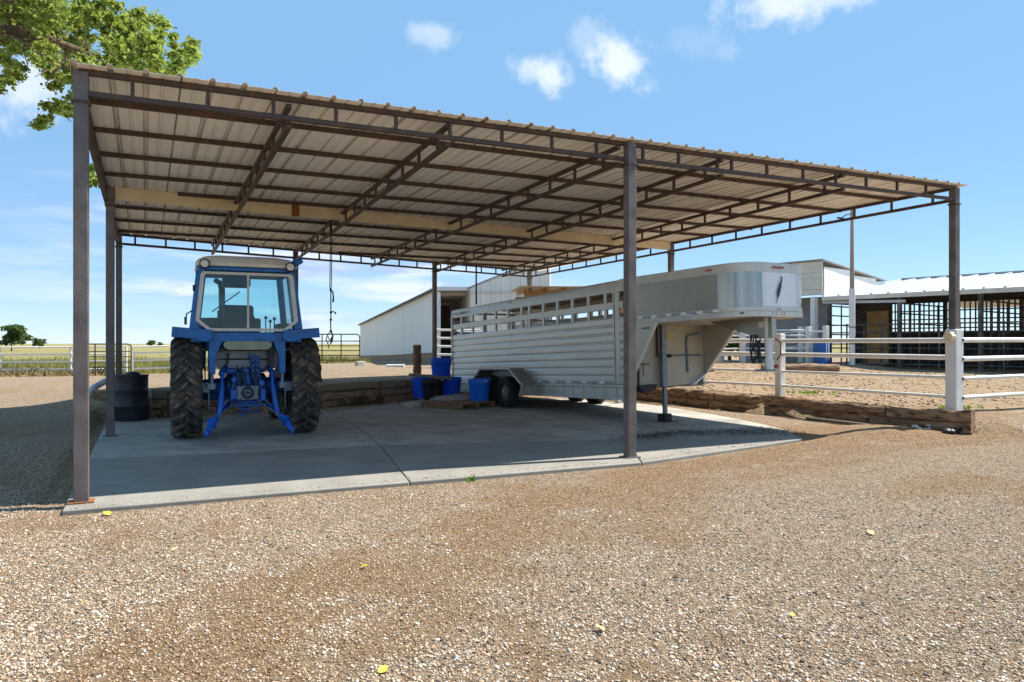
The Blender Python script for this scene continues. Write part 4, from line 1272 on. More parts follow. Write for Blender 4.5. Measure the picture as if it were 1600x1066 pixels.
    def strip(pts, z0, z1, th=.02, out=0.0):
        b = MB(); n = len(pts); vs = []
        nr = []
        for i in range(n):
            p0 = Vector(pts[max(i - 1, 0)]); p1 = Vector(pts[min(i + 1, n - 1)])
            d = (p1 - p0).normalized(); nr.append(Vector((-d.y, d.x)))
        for p, q in zip(pts, nr):
            a = Vector(p) - q * out; c = a + q * th
            vs += [(a.x, a.y, z0), (a.x, a.y, z1), (c.x, c.y, z0), (c.x, c.y, z1)]
        fs = []
        for i in range(n - 1):
            a = i * 4; c = a + 4
            fs += [(a, c, c + 1, a + 1), (a + 2, a + 3, c + 3, c + 2), (a + 1, c + 1, c + 3, a + 3), (a, a + 2, c + 2, c)]
        fs += [(0, 1, 3, 2), ((n - 1) * 4, (n - 1) * 4 + 2, (n - 1) * 4 + 3, (n - 1) * 4 + 1)]
        return b.add(vs, fs)
    Z0, Z1, Z2, Z3 = 1.69, 1.835, 2.40, 2.545
    strip(near[1:], Z1, Z2).build('nose_side', M['alu_nose'], t)
    strip(far[:-1], Z1, Z2).build('nose_side', M['alu_nose'], t)
    strip(nc, Z1, Z2).build('nose_corner', M['polish'], t)
    strip(fc, Z1, Z2).build('nose_corner', M['polish'], t)
    strip([(-.25, -6.50), (.53, -6.50)], Z1, Z2).build('nose_front', M['whitepanel'], t)
    fullpts = near + nc[1:] + fc + far[1:]
    strip(fullpts, Z2, Z3, out=.008).build('nose_top_band', M['alu_bright'], t)
    strip(fullpts, Z1 - .055, Z1, out=.010).build('nose_band', M['alu_bright'], t)
    strip(fullpts, Z0, Z1 - .06, out=.016).build('nose_rail', M['alu_bright'], t)
    cap = MB().prism([(x * .995, y) for x, y in fullpts], Z3 - .01, Z3 + .008, 'z').build('nose_roof', M['alu_nose'], t)
    MB().prism([(x * .98, y * .995) for x, y in fullpts], Z0 + .01, Z0 + .03, 'z').build('nose_floor', M['frontwall'], t)
    # tape on the near side of the nose and the emblem on its face
    d = Vector((-.700 + HW, -5.98 - (YF - .14))).normalized()
    for k in range(6):
        p = Vector((-HW - .016, YF - .20)) + d * (.10 + k * .33)
        for off, ln, mt in ((0, .20, 'reflect_r'), (.165, .12, 'reflect_w')):
            q = p + d * off
            o = MB().box((0, 0, 0), (.006, ln, .040)).build('reflector_tape', M[mt], t)
            o.location = (q.x, q.y, 1.805); o.rotation_euler = (0, 0, math.atan2(d.x, -d.y))
    b = MB().prism([(.150, 2.345), (.172, 2.325), (.168, 2.26), (.158, 2.25), (.150, 2.18), (.115, 2.07), (.075, 1.995), (.062, 1.985), (.030, 1.90), (.022, 1.905), (.050, 1.99), (.048, 2.03), (.062, 2.11), (.105, 2.20), (.138, 2.262), (.146, 2.27)], -6.526, -6.521, 'y')
    b.build('feather_emblem', M['emblem'], t, smooth=False)
    b = MB()
    for k in range(5):
        z = 2.02 + k * .045
        b.box((.075 + k * .017, -6.528, z), (.006, .004, .05), ry=.35)
    b.build('emblem_highlight', M['greysteel'], t)
    for x in (.0, .085, .17): MB().box((x, -6.535, 2.475), (.068, .03, .026)).build('marker_lamp', M['markerred'], t, bevel=.008)
    lp = Vector((-.72, -5.85)); 
    o = MB().box((0, 0, 0), (.02, .12, .03)).build('marker_lamp', M['markeramber'], t); o.location = (lp.x - .018, lp.y + .02, 2.475); o.rotation_euler = (0, 0, math.atan2(d.x, -d.y))
    b = MB()
    for k in range(10):
        b.box((-.225, -6.523, 1.86 + k * .055), (.010, .006, .010)); b.box((.505, -6.523, 1.86 + k * .055), (.010, .006, .010))
    for k in range(12): b.box((-.2 + k * .06, -6.523, 1.85), (.010, .006, .010))
    for x in (-.06, .02, .15, .21): 
        for z in (1.725, 1.76): b.box((x, -6.519, z), (.014, .006, .014))
    b.build('rivet', M['darksteel'], t)
    MB().box((.09, -6.514, 1.81), (.075, .006, .035)).build('plate', M['reflect_r'], t)
    MB().box((-.56, -6.35, 1.745), (.06, .03, .02), rz=-.75).build('side_socket', M['darksteel'], t)
    # coupler neck
    b = MB(); b.prism([(-5.05, 1.69), (-6.42, 1.69), (-6.42, 1.36), (-6.22, 1.36), (-5.95, 1.42)], .02, .12, 'x')
    nk = b.build('neck_plate', M['alu_nose'], t)
    b = MB(); b.cyl((.07, -6.30, 1.69), (.07, -6.30, .92), .062, 16); b.cyl((.07, -6.30, 1.0), (.07, -6.30, .85), .075, 16)
    b.build('coupler_tube', M['whitepipe'], nk)
    MB().box((.04, -6.24, .84), (.20, .24, .03)).build('coupler_plate', M['greysteel'], nk)
    MB().box((.17, -6.33, .90), (.09, .09, .06), rz=.5).build('coupler_latch', M['red'], nk)
    MB().box((.016, -6.22, 1.58), (.008, .13, .10)).build('white_label', M['label_w'], nk)
    b = MB()
    for k, (dx, dy) in enumerate(((0, 0), (.0, .04), (.0, .09), (.02, -.03))):
        b.tube([(.01, -6.02 - dy, 1.42), (-.02 + dx, -6.0 - dy, 1.28 - .04 * k), (.0, -6.08 - dy, 1.10 - .05 * k), (.01, -6.16, 1.18), (.015, -6.18, 1.36)], .012, 6)
    b.tube([(.0, -6.15, 1.32), (-.01, -6.17, 1.14), (.0, -6.18, .96)], .028, 8); b.tube([(.0, -6.02, 1.2), (-.01, -6.0, 1.05), (0, -6.02, .96)], .016, 6)
    b.build('safety_chain', M['darksteel'], nk)
    b = MB(); b.tube([(.14, -6.36, 1.35), (.26, -6.38, 1.28), (.27, -6.36, 1.08), (.2, -6.34, 1.0)], .010, 6); b.build('breakaway_cable', M['darksteel'], nk)
    # wheels and fenders
    RWt = .375
    tm = MB().lathe([(.21, -.105), (.30, -.118), (.355, -.108), (.372, -.07), (.375, 0), (.372, .07), (.355, .108), (.30, .118), (.21, .105), (.20, 0)], 36, axis='x', close=True).mesh('tyre', M['trailer_tyre'])
    rb = MB(); rb.lathe([(.215, -.098), (.215, -.07), (.19, -.045), (.17, -.045), (.15, -.075), (.10, -.085), (.06, -.085)], 28, axis='x')
    rm = rb.mesh('wheel', M['rim'])
    hb = MB().lathe([(.065, -.08), (.062, -.13), (.045, -.145), (.001, -.147)], 16, axis='x')
    for k in range(8):
        a = k * PI / 4; hb.cyl((-.075, .095 * math.cos(a), .095 * math.sin(a)), (-.105, .095 * math.cos(a), .095 * math.sin(a)), .013, 6)
    hm = hb.mesh('hub', M['hubchrome'])
    for s in (-1, 1):
        for y in (.17, 1.02):
            w = link('wheel', rm, t); w.location = (s * (HW + .245), y, RWt + .012 - y * .0367 * -1 - .01)
            if s == 1: w.rotation_euler = (0, 0, PI)
            link('tyre', tm, w); link('hub', hm, w)
        b = MB()
        out = [(-.72, .56), (-.12, .93), (1.32, .93), (1.90, .56)]
        inn = [(-.66, .56), (-.09, .905), (1.29, .905), (1.84, .56)]
        b.prism(out + inn[::-1], s * (HW + .01), s * (HW + .38), 'x')
        f = b.build('fender', M['fender'], t)
        b = MB(); b.bar((s * (HW + .375), -.73, .56), (s * (HW + .375), -.12, .935), .03, .035); b.bar((s * (HW + .375), -.12, .935), (s * (HW + .375), 1.32, .935), .03, .03); b.bar((s * (HW + .375), 1.32, .935), (s * (HW + .375), 1.91, .56), .03, .03)
        b.bar((s * (HW + .375), -.73, .58), (s * (HW + .375), -.60, .32), .03, .03); b.box((s * (HW + .20), -.65, .45), (.36, .02, .26), rx=.45)
        b.build('fender_edge', M['alu_bright'], f)
    b = MB(); 
    for y in (.17, 1.02): b.box((0, y, .36), (2.2, .08, .08))
    b.box((-.55, .6, .46), (.10, 2.6, .12)); b.box((.55, .6, .46), (.10, 2.6, .12))
    b.build('axle', M['darksteel'], t)
    # painted lettering on the rails, small
    for txt, y, z, sz in (('ITES CAMASSCTC', 3.52, 2.385, .105), ('FEATHER', -4.40, 1.585, .05)):
        cu = bpy.data.curves.new('lettering', 'FONT'); cu.body = txt; cu.size = sz; cu.extrude = .001
        cu.space_character = 1.15
        tmp = bpy.data.objects.new('lettering_curve', cu); COL.objects.link(tmp)
        me = bpy.data.meshes.new_from_object(tmp.evaluated_get(bpy.context.evaluated_depsgraph_get()))
        bpy.data.objects.remove(tmp); me.materials.clear(); me.materials.append(M['ink'])
        o = link('lettering', me, t)
        o.location = (-HW - .018, y, z); o.rotation_euler = (R(90), 0, R(-90))
    MB().box((-HW - .018, 3.64, 2.44), (.006, .08, .035)).build('lettering', M['ink'], t)
    return t


build_trailer()

# ------------------------------------------------------------------ buckets, pallet, barrel
def bucket_mesh(h, r0, r1, m, name='bucket'):
    b = MB()
    b.lathe([(.001, .006), (r0 * .98, .006), (r0, .0), (r0 * 1.01, .02), (r0 + (r1 - r0) * .78, h * .78), (r1 * .985, h * .80), (r1, h * .82), (r1, h * .96), (r1 * 1.05, h * .965), (r1 * 1.06, h), (r1 * .97, h), (r0 * .96, .02), (.001, .02)], 32)
    return b.mesh(name, m)


def small_things():
    # pallet and base
    t = empty('wooden_pallet', (7.0, 8.05, SLABZ), R(26))
    tag(t, 'low brown wooden pallet on the concrete under the tubs', 'pallet')
    for k in range(7):
        o = MB().box((0, 0, 0), (1.25, .145, .02)).build('deck_board', M['pallet'], t, bevel=.003); o.location = (0, -.54 + k * .18, .115)
    for y in (-.52, 0, .52):
        MB().box((y * 1.08, 0, .055), (.09, 1.2, .095)).build('runner', M['pallet'], t, bevel=.004)
    t2 = empty('wooden_pallet', (7.45, 9.3, SLABZ), R(30))
    tag(t2, 'brown wooden pallet half hidden under the sack and tubs behind', 'pallet')
    for k in range(7):
        o = MB().box((0, 0, 0), (1.7, .145, .02)).build('deck_board', M['pallet'], t2, bevel=.003); o.location = (0, -.54 + k * .18, .115)
    for x in (-.75, 0, .75): MB().box((x, 0, .055), (.09, 1.2, .095)).build('runner', M['pallet'], t2, bevel=.004)
    PZ = SLABZ + .125
    bk = bucket_mesh(.50, .215, .265, M['bucket']); bd = bucket_mesh(.50, .215, .265, M['bucketdark']); bb = bucket_mesh(.47, .205, .255, M['blacktub'])
    G = 'plastic tubs on the pallets'
    hs = MB().box((.262, 0, .46), (.02, .09, .03)).box((-.262, 0, .46), (.02, .09, .03)).mesh('handle', M['whitepipe'])
    for me, x, y, z, lab in ((bk, 7.56, 8.10, PZ, 'bright blue plastic tub standing alone in front of the trailer wheel'),
                             (bd, 7.30, 9.28, PZ, 'blue tub beside the black one, with another tub on top'),
                             (bd, 7.10, 9.42, PZ + .475, 'blue tub stacked on top of another blue tub'),
                             (bd, 6.62, 9.45, PZ, 'blue tub half hidden behind the black tub'),
                             (bb, 6.74, 9.05, PZ, 'black plastic tub with a plank laid across its rim')):
        o = link('plastic_tub', me); o.location = (x, y, z); o.rotation_euler = (0, 0, random.random() * 6)
        tag(o, lab, 'tub', G)
        h_ = link('handle', hs, o)
    t3 = empty('plank', (6.72, 9.12, PZ + .53), R(-28))
    tag(t3, 'weathered plank laid across the black tub', 'plank')
    timber(t3, (-.52, .0, .05), (.50, .0, -.035), .28, .055, M['plank'], 'board', 6, .006)
    # sack
    b = MB(); n = 14; m_ = 9; vs = []
    for i in range(n):
        for j in range(m_):
            u, v = i / (n - 1) * 2 - 1, j / (m_ - 1) * 2 - 1
            h = .075 * (1 - u ** 4) * (1 - v ** 4) + .02 * math.sin(u * 7 + v * 3) + .015 * math.sin(v * 9 - u * 4) + .025
            vs.append((u * .52, v * .30 * (1 + .05 * math.sin(u * 8)), max(h, .012)))
    fs = [(i * m_ + j, i * m_ + j + 1, (i + 1) * m_ + j + 1, (i + 1) * m_ + j) for i in range(n - 1) for j in range(m_ - 1)]
    k = len(vs); vs += [(x, y, 0) for x, y, z in vs]
    fs += [tuple(q + k for q in f[::-1]) for f in fs]
    rim = [i * m_ for i in range(n)] + [(n - 1) * m_ + j for j in range(1, m_)] + [i * m_ + m_ - 1 for i in range(n - 2, -1, -1)] + [j for j in range(m_ - 2, 0, -1)]
    fs += [(rim[i], rim[(i + 1) % len(rim)], rim[(i + 1) % len(rim)] + k, rim[i] + k) for i in range(len(rim))]
    sm = MB().add(vs, fs).mesh('feed_sack', M['sack'])
    for x, y, z, rz, lab in ((6.35, 8.75, SLABZ + .005, .5, 'crumpled pale feed sack lying on the slab in front of the black tub'), (7.15, 8.62, PZ, .15, 'flat grey feed sack lying on the pallet between the tubs')):
        o = link('feed_sack', sm); o.location = (x, y, z); o.rotation_euler = (0, 0, rz); tag(o, lab, 'sack')
    # barrel
    t = empty('black_barrel', (.28, 8.07 - .05, SLABZ))
    tag(t, 'tall black ribbed drum standing at the left end of the timber wall', 'barrel')
    b = MB(); b.lathe([(.001, .0), (.295, .0), (.30, .02), (.298, .26), (.308, .275), (.298, .29), (.298, .56), (.308, .575), (.298, .59), (.295, .82), (.305, .845), (.305, .865), (.28, .865), (.275, .80), (.001, .78)], 36)
    b.build('drum', M['barrel'], t)
    b = MB(); b.ball((.03, 0, .85), .15, 8, (1, 1, .55)); b.ball((-.09, .05, .83), .10, 6, (1, 1, .6)); b.build('bag', M['blacktub'], t)
    # drain pipe hoop
    o = MB().tube([(-.50, 8.6, .0), (-.53, 8.72, .22), (-.50, 8.9, .44), (-.40, 9.1, .62), (-.22, 9.3, .73), (.02, 9.5, .74), (.2, 9.7, .60)], .065, 14).build('drain_pipe', M['greypipe'])
    tag(o, 'pale plastic pipe bent into a hoop by the timber stack', 'pipe')
    # posts and blocks
    o = log(None, (8.138, 14.246, .42), (8.138, 14.26, 1.46), .13, .128, M['woodpost'], 'wood_post', wob=.004)
    tag(o, 'thick brown round wooden post standing on the bank behind the wall', 'post')
    o = MB().box((8.26, 21.6, .68), (.36, .25, .22), rz=.2).build('concrete_block', M['block'], bevel=.02); tag(o, 'pale concrete block lying near the dark gate', 'block')
    o = MB().tube([(9.05, 20.6, .62), (9.65, 20.2, .63)], .06, 10).build('white_pipe_length', M['whitepipe']); tag(o, 'short length of white pipe lying on the gravel by the long shed', 'pipe')
    t = empty('striped_block', (11.05, 7.3, SLABZ), R(-8))
    tag(t, 'small pale block with dark slanted stripes under the trailer', 'block')
    MB().box((0, 0, .13), (.36, .2, .25)).build('block', M['whitepipe'], t, bevel=.01)
    for x in (-.06, .07):
        MB().prism([(x - .02, .03), (x + .015, .03), (x + .055, .23), (x + .02, .23)], -.105, -.1005, 'y').build('stripe', M['darksteel'], t)
    o = MB().box((9.22, 3.30, SLABZ + .075), (.20, .18, .15), rz=.3).build('wood_block', M['blacktub'], bevel=.006); tag(o, 'dark wooden block under the trailer jack', 'block')
    # pile of pale rope by the jack
    b = MB()
    for k in range(10):
        a = random.random() * 6.28
        b.tube([(random.uniform(-.16, .16), random.uniform(-.1, .1), random.uniform(.01, .05)) for _ in range(4)], .012, 6)
    o = b.build('rope_pile', M['rag']); o.location = (9.52, 3.30, SLABZ + .01); tag(o, 'tangle of pale rope on the slab beside the jack foot', 'rope')
    b = MB()
    for k in range(8): b.ball((random.uniform(-.2, .2), random.uniform(-.08, .08), random.uniform(.02, .09)), random.uniform(.03, .055), 5, (1, 1.2, .7))
    o = b.build('rag_pile', M['rag']); o.location = (12.28, .30, .02); tag(o, 'heap of pale rags and stones at the end of the log edging', 'rags')
    b = MB()
    for k in range(7): b.ball((random.uniform(-.25, .25), random.uniform(-.06, .06), random.uniform(.03, .12)), random.uniform(.04, .08), 5, (1, 1, .7))
    o = b.build('plastic_bag', M['blacktub']); o.location = (12.50, -.12, .0); tag(o, 'dark crumpled plastic by the end of the logs', 'bag')
    o = MB().tube([(2.2, 8.62, .05), (2.9, 8.74, .05)], .018, 6).build('stick', M['timber']); tag(o, 'dark stick lying on the slab in front of the wall', 'stick')
    # leaves on the gravel
    lm = {}
    for mt in ('yleaf', 'tleaf'):
        b = MB(); pts = [(0, -.055), (.03, -.03), (.042, .0), (.025, .035), (0, .06), (-.025, .035), (-.042, 0), (-.03, -.03)]
        vs = [(0, 0, .004)] + [(x, y, .008 + .012 * abs(x) / .04 + (.008 if i % 3 == 0 else 0)) for i, (x, y) in enumerate(pts)]
        b.add(vs, [(0, i + 1, (i + 1) % 8 + 1) for i in range(8)]); b.tube([(0, -.055, .008), (.01, -.10, .012)], .002, 4)
        lm[mt] = b.mesh('fallen_leaf', M[mt])
    for x, y, mt, s, lab in ((.228, -.508, 'yleaf', 1.15, 'bright yellow leaf beside the front left post'), (1.506, -4.569, 'yleaf', .75, 'yellow leaf nearest the camera on the gravel'),
                             (2.655, -4.606, 'tleaf', .8, 'tan dry leaf on the coarse gravel'), (3.70, -4.91, 'yleaf', .5, 'tiny yellow leaf on coarse gravel at the right'), (5.661, -3.867, 'tleaf', 1.0, 'pale dry leaf out on the right of the drive'),
                             (1.847, -2.976, 'yleaf', .7, 'small yellow leaf on the brown wheel track'), (.72, -2.0, 'tleaf', .6, 'small tan leaf on the gravel in front of the tractor bay'), (-.48, -4.0, 'tleaf', .7, 'dull leaf at the left of the drive')):
        o = link('fallen_leaf', lm[mt]); o.location = (x, y, float(ground_z(np.array([x]), np.array([y]))[0]) + .012); o.scale = (s * .72, s * .72, s * .72); o.rotation_euler = (.25, .15, random.random() * 6)
        tag(o, lab, 'leaf', 'fallen leaves on the gravel')


small_things()


def litter():
    gm = bpy.data.materials['gravel_stone']
    soil = mat('dark_soil', (.075, .055, .04), .95, 0, .4, 20)
    n = 1100
    x = rng.random(n) * 9.2 - .1; front = -.36 + np.clip(x - 6, 0, 3) * .2
    y = front + .06 + np.abs(rng.normal(size=n)) * .16 * rng.random(n)
    s_ = .004 + .008 * rng.random(n) ** 2
    me = stones_mesh('gravel', n, OCT_V, OCT_F, np.stack([x, y, np.full(n, SLABZ) + s_ * .3], -1), np.stack([s_, s_ * .8, s_ * .6], -1)); me.materials.append(gm)
    tag(link('gravel', me), 'gravel chips kicked onto the front edge of the slab', 'gravel', kind='stuff')
    n = 5200
    u = rng.random(n); x = 7.3 + 2.9 * u + rng.normal(size=n) * .25; y = 1.55 + .25 * np.sin(u * 5) + rng.normal(size=n) * (.12 + .22 * u)
    k2 = 420
    x = np.concatenate([x, rng.random(k2) * 10.5 + .2]); y = np.concatenate([y, rng.random(k2) * 7.0 + .2])
    s_ = .004 + .014 * rng.random(len(x)) ** 3
    ok = (x < 10.5) & (y > -.2 + np.clip(x - 8.2, 0, 3) * .45)
    x, y, s_ = x[ok], y[ok], s_[ok]
    me = stones_mesh('soil_crumbs', len(x), OCT_V, OCT_F, np.stack([x, y, np.full(len(x), SLABZ) + .001], -1), np.stack([s_ * 1.5, s_, s_ * .3], -1)); me.materials.append(soil)
    tag(link('soil_crumbs', me), 'dark soil and leaf crumbs scattered over the slab', 'soil', kind='stuff')


litter()

# ------------------------------------------------------------------ fences
def pipe_fence(name, label, cat, pts, tops, rails, r=.03, post=None, rail_m='whitepipe', post_m='whitepipe', post_w=.0, extra=0.0, group=None):
    t = empty(name, (pts[0][0], pts[0][1], 0)); tag(t, label, cat, group)
    o0 = Vector((pts[0][0], pts[0][1], 0))
    for (x, y), zb in zip(pts, [gz(*p) for p in pts]):
        if post_w:
            b = MB().box((x - o0.x, y - o0.y, (zb - .1 + tops + extra + zb) / 2), (post_w, post_w, tops + extra + .1)); b.build('post', M[post_m], t, bevel=.012)
        else:
            MB().tube([(x - o0.x, y - o0.y, zb - .1), (x - o0.x, y - o0.y, zb + tops)], r * 1.3, 10).build('post', M[post_m], t)
    for (x0, y0), (x1, y1) in zip(pts[:-1], pts[1:]):
        z0, z1 = gz(x0, y0), gz(x1, y1)
        for h in rails:
            MB().tube([(x0 - o0.x, y0 - o0.y, z0 + h), (x1 - o0.x, y1 - o0.y, z1 + h)], r, 10).build('rail', M[rail_m], t)
    return t


def gate(name, label, p0, p1, z0, h, n, m, r=.022):
    t = empty(name, (p0[0], p0[1], z0)); tag(t, label, 'gate')
    d = Vector((p1[0] - p0[0], p1[1] - p0[1], 0)); L_ = d.length
    t.rotation_euler = (0, 0, math.atan2(d.y, d.x))
    rr = .14
    b = MB(); b.tube([(0, 0, .1), (0, 0, h - rr), (rr * .3, 0, h - rr * .3), (rr, 0, h), (L_ - rr, 0, h), (L_ - rr * .3, 0, h - rr * .3), (L_, 0, h - rr), (L_, 0, .1)], r, 8)
    b.build('frame', M[m], t)
    for k in range(n):
        MB().tube([(0, 0, .1 + (h - .2) * k / n), (L_, 0, .1 + (h - .2) * k / n)], r * .8, 8).build('rail', M[m], t)
    for q in (.33, .67): MB().box((L_ * q, 0, .1 + (h - .1) / 2), (.045, .03, h - .1)).build('brace', M[m], t)
    return t


def fences():
    FP = (12.935, .174)
    # main paddock fence: sleeve at the carport post, post beyond, right-hand run
    t = empty('paddock_fence', (FP[0], FP[1], 0)); tag(t, 'white four rail pipe fence running along the right side of the carport', 'fence')
    def post(x, y, zb, ztop, w=.19):
        return MB().box((x - FP[0], y - FP[1], (zb + ztop) / 2), (w, w, ztop - zb)).build('post', M['whitepipe'], t, bevel=.014)
    sl = post(FP[0], FP[1], .30, 1.745, .20)
    post(13.252, 4.366, .25, 1.72, .16); post(12.50, 8.70, .3, 1.75, .16); post(12.3, 11.6, .4, 1.8, .16)
    pts = [(FP[0], FP[1]), (13.252, 4.366), (12.50, 8.70), (12.3, 11.6)]
    zz = [(1.555, 1.26, .92, .585), (1.56, 1.26, .88, .56), (1.60, 1.28, .88, .56), (1.62, 1.3, .9, .58)]
    for i in range(3):
        for k in range(4):
            r = .048 if k < 2 else .030
            a = Vector((pts[i][0] - FP[0], pts[i][1] - FP[1], zz[i][k])); c = Vector((pts[i + 1][0] - FP[0], pts[i + 1][1] - FP[1], zz[i + 1][k]))
            MB().tube([a, c], r, 10).build('rail', M['whitepipe'], t)
    q = Vector((15.066, .238, 0)) - Vector((FP[0], FP[1], 0))
    far = q * 3.6
    for k, z in enumerate((1.56, 1.235, .90, .57)):
        MB().tube([(0, 0, z), (far.x, far.y, z + .03)], .046 if k < 2 else .036, 10).build('rail', M['whitepipe'], t)
        MB().box((.085, -.075, z), (.05, .06, .05)).build('bracket', M['darksteel'], sl)
    MB().box((far.x / 1.6, far.y / 1.6, .95), (.16, .16, 1.5)).build('post', M['whitepipe'], t, bevel=.012)
    b = MB(); b.cyl((-.23, -.03, 1.62), (-.12, -.03, 1.62), .09, 6); b.box((-.10, -.02, 1.63), (.05, .07, .16)); b.build('insulator_box', M['cream'], sl, bevel=.008)
    # inner fences round the barn yard
    f1 = [(19.6, 15.4), (21.3, 14.0), (23.0, 12.35)]
    pipe_fence('yard_fence', 'white pipe yard fence with thick posts in front of the tall siding barn', 'fence', f1, 1.38, (.30, .55, .80, 1.05, 1.25), .034, post_w=.17)
    pipe_fence('yard_fence', 'short white pipe fence beside the utility pole and blue drum', 'fence', [(22.6, 11.2), (23.2, 12.9), (24.0, 15.0)], 1.4, (.35, .62, .9, 1.2), .03, post_w=.16)
    f3 = [(14.2, 15.5), (16.8, 16.2), (19.6, 15.4)]
    pipe_fence('yard_fence', 'white rail fence in front of the junk heap behind the trailer neck', 'fence', f3, 1.3, (.25, .55, .85, 1.15), .035, post_w=.15)
    # white panel fence at the long shed's open end
    pipe_fence('white_panel_fence', 'tall white pipe panels at the open end of the long shed', 'fence', [(10.72, 19.5), (11.45, 18.9), (12.2, 18.4)], 1.55, (.2, .52, .84, 1.16, 1.48), .045, post_w=.12)
    pipe_fence('white_panel_fence', 'nearer white pipe panel just behind the trailer gate', 'fence', [(11.10, 18.1), (11.8, 17.6), (12.8, 17.3)], 1.45, (.25, .6, .95, 1.38), .04, post_w=.09)
    # pasture fence on the left and gates
    pipe_fence('pasture_fence', 'white four rail pipe fence between the gravel yard and the pasture at left', 'fence', [(-12.5, 35.0), (-8.9, 33.4), (-5.285, 31.79), (-2.5, 30.8), (-.25, 29.5)], 1.3, (.28, .62, .95, 1.28), .035)
    gate('pipe_gate', 'dark pipe gate in the pasture fence behind the black barrel', (-2.2, 30.2), (-.05, 29.2), .12, 1.36, 5, 'darkpipe', .026)
    pipe_fence('pasture_fence', 'pale pipe fence stretch between the two dark gates', 'fence', [(-.0, 29.2), (2.4, 28.9), (4.9, 28.6), (7.4, 27.8)], 1.3, (.30, .66, 1.0, 1.28), .035)
    gate('pipe_gate', 'dark pipe gate beside the end of the long white shed', (7.2, 27.9), (9.6, 26.8), .62, 1.32, 5, 'darkpipe', .028)


fences()

# ------------------------------------------------------------------ buildings
def wall_panels(parent, p0, p1, zb0, zt0, zb1, zt1, n, m, name='wall_panel', th=.06, gap=.012):
    """upright panels from p0 to p1; base and top heights run linearly"""
    p0 = Vector((*p0, 0)); p1 = Vector((*p1, 0)); d = p1 - p0
    nrm = Vector((-d.y, d.x, 0)).normalized()
    for k in range(n):
        a, c = k / n, (k + 1) / n
        g = gap / d.length
        q0, q1 = p0 + d * (a + g / 2), p0 + d * (c - g / 2)
        z = lambda u, lo, hi: lo + (hi - lo) * u
        vs = []
        for q, u in ((q0, a), (q1, c)):
            for off in (0, th):
                r_ = q + nrm * off
                vs += [(r_.x, r_.y, z(u, zb0, zb1)), (r_.x, r_.y, z(u, zt0, zt1))]
        MB().add(vs, [(0, 4, 5, 1), (2, 3, 7, 6), (1, 5, 7, 3), (0, 2, 6, 4), (0, 1, 3, 2), (4, 6, 7, 5)]).build(name, m, parent, bevel=.008)


def ribbed_roof(parent, a, b, c, d, n, m, name='roof_panel'):
    """quad a,b (eave) d,c (ridge), split into n ribbed panels from a to b"""
    a, b, c, d = map(Vector, (a, b, c, d))
    for k in range(n):
        u0, u1 = k / n, (k + 1) / n
        e0, e1 = a + (b - a) * u0, a + (b - a) * u1
        r0, r1 = d + (c - d) * u0, d + (c - d) * u1
        up = Vector((0, 0, 1))
        mb = MB()
        mb.add([e0, e1, r1, r0, e0 - up * .03, e1 - up * .03, r1 - up * .03, r0 - up * .03], [(0, 1, 2, 3), (7, 6, 5, 4), (0, 4, 5, 1), (2, 6, 7, 3), (0, 3, 7, 4), (1, 5, 6, 2)])
        mb.bar(e0 + up * .03, r0 + up * .03, .07, .07)
        mb.build(name, m, parent, smooth=False)


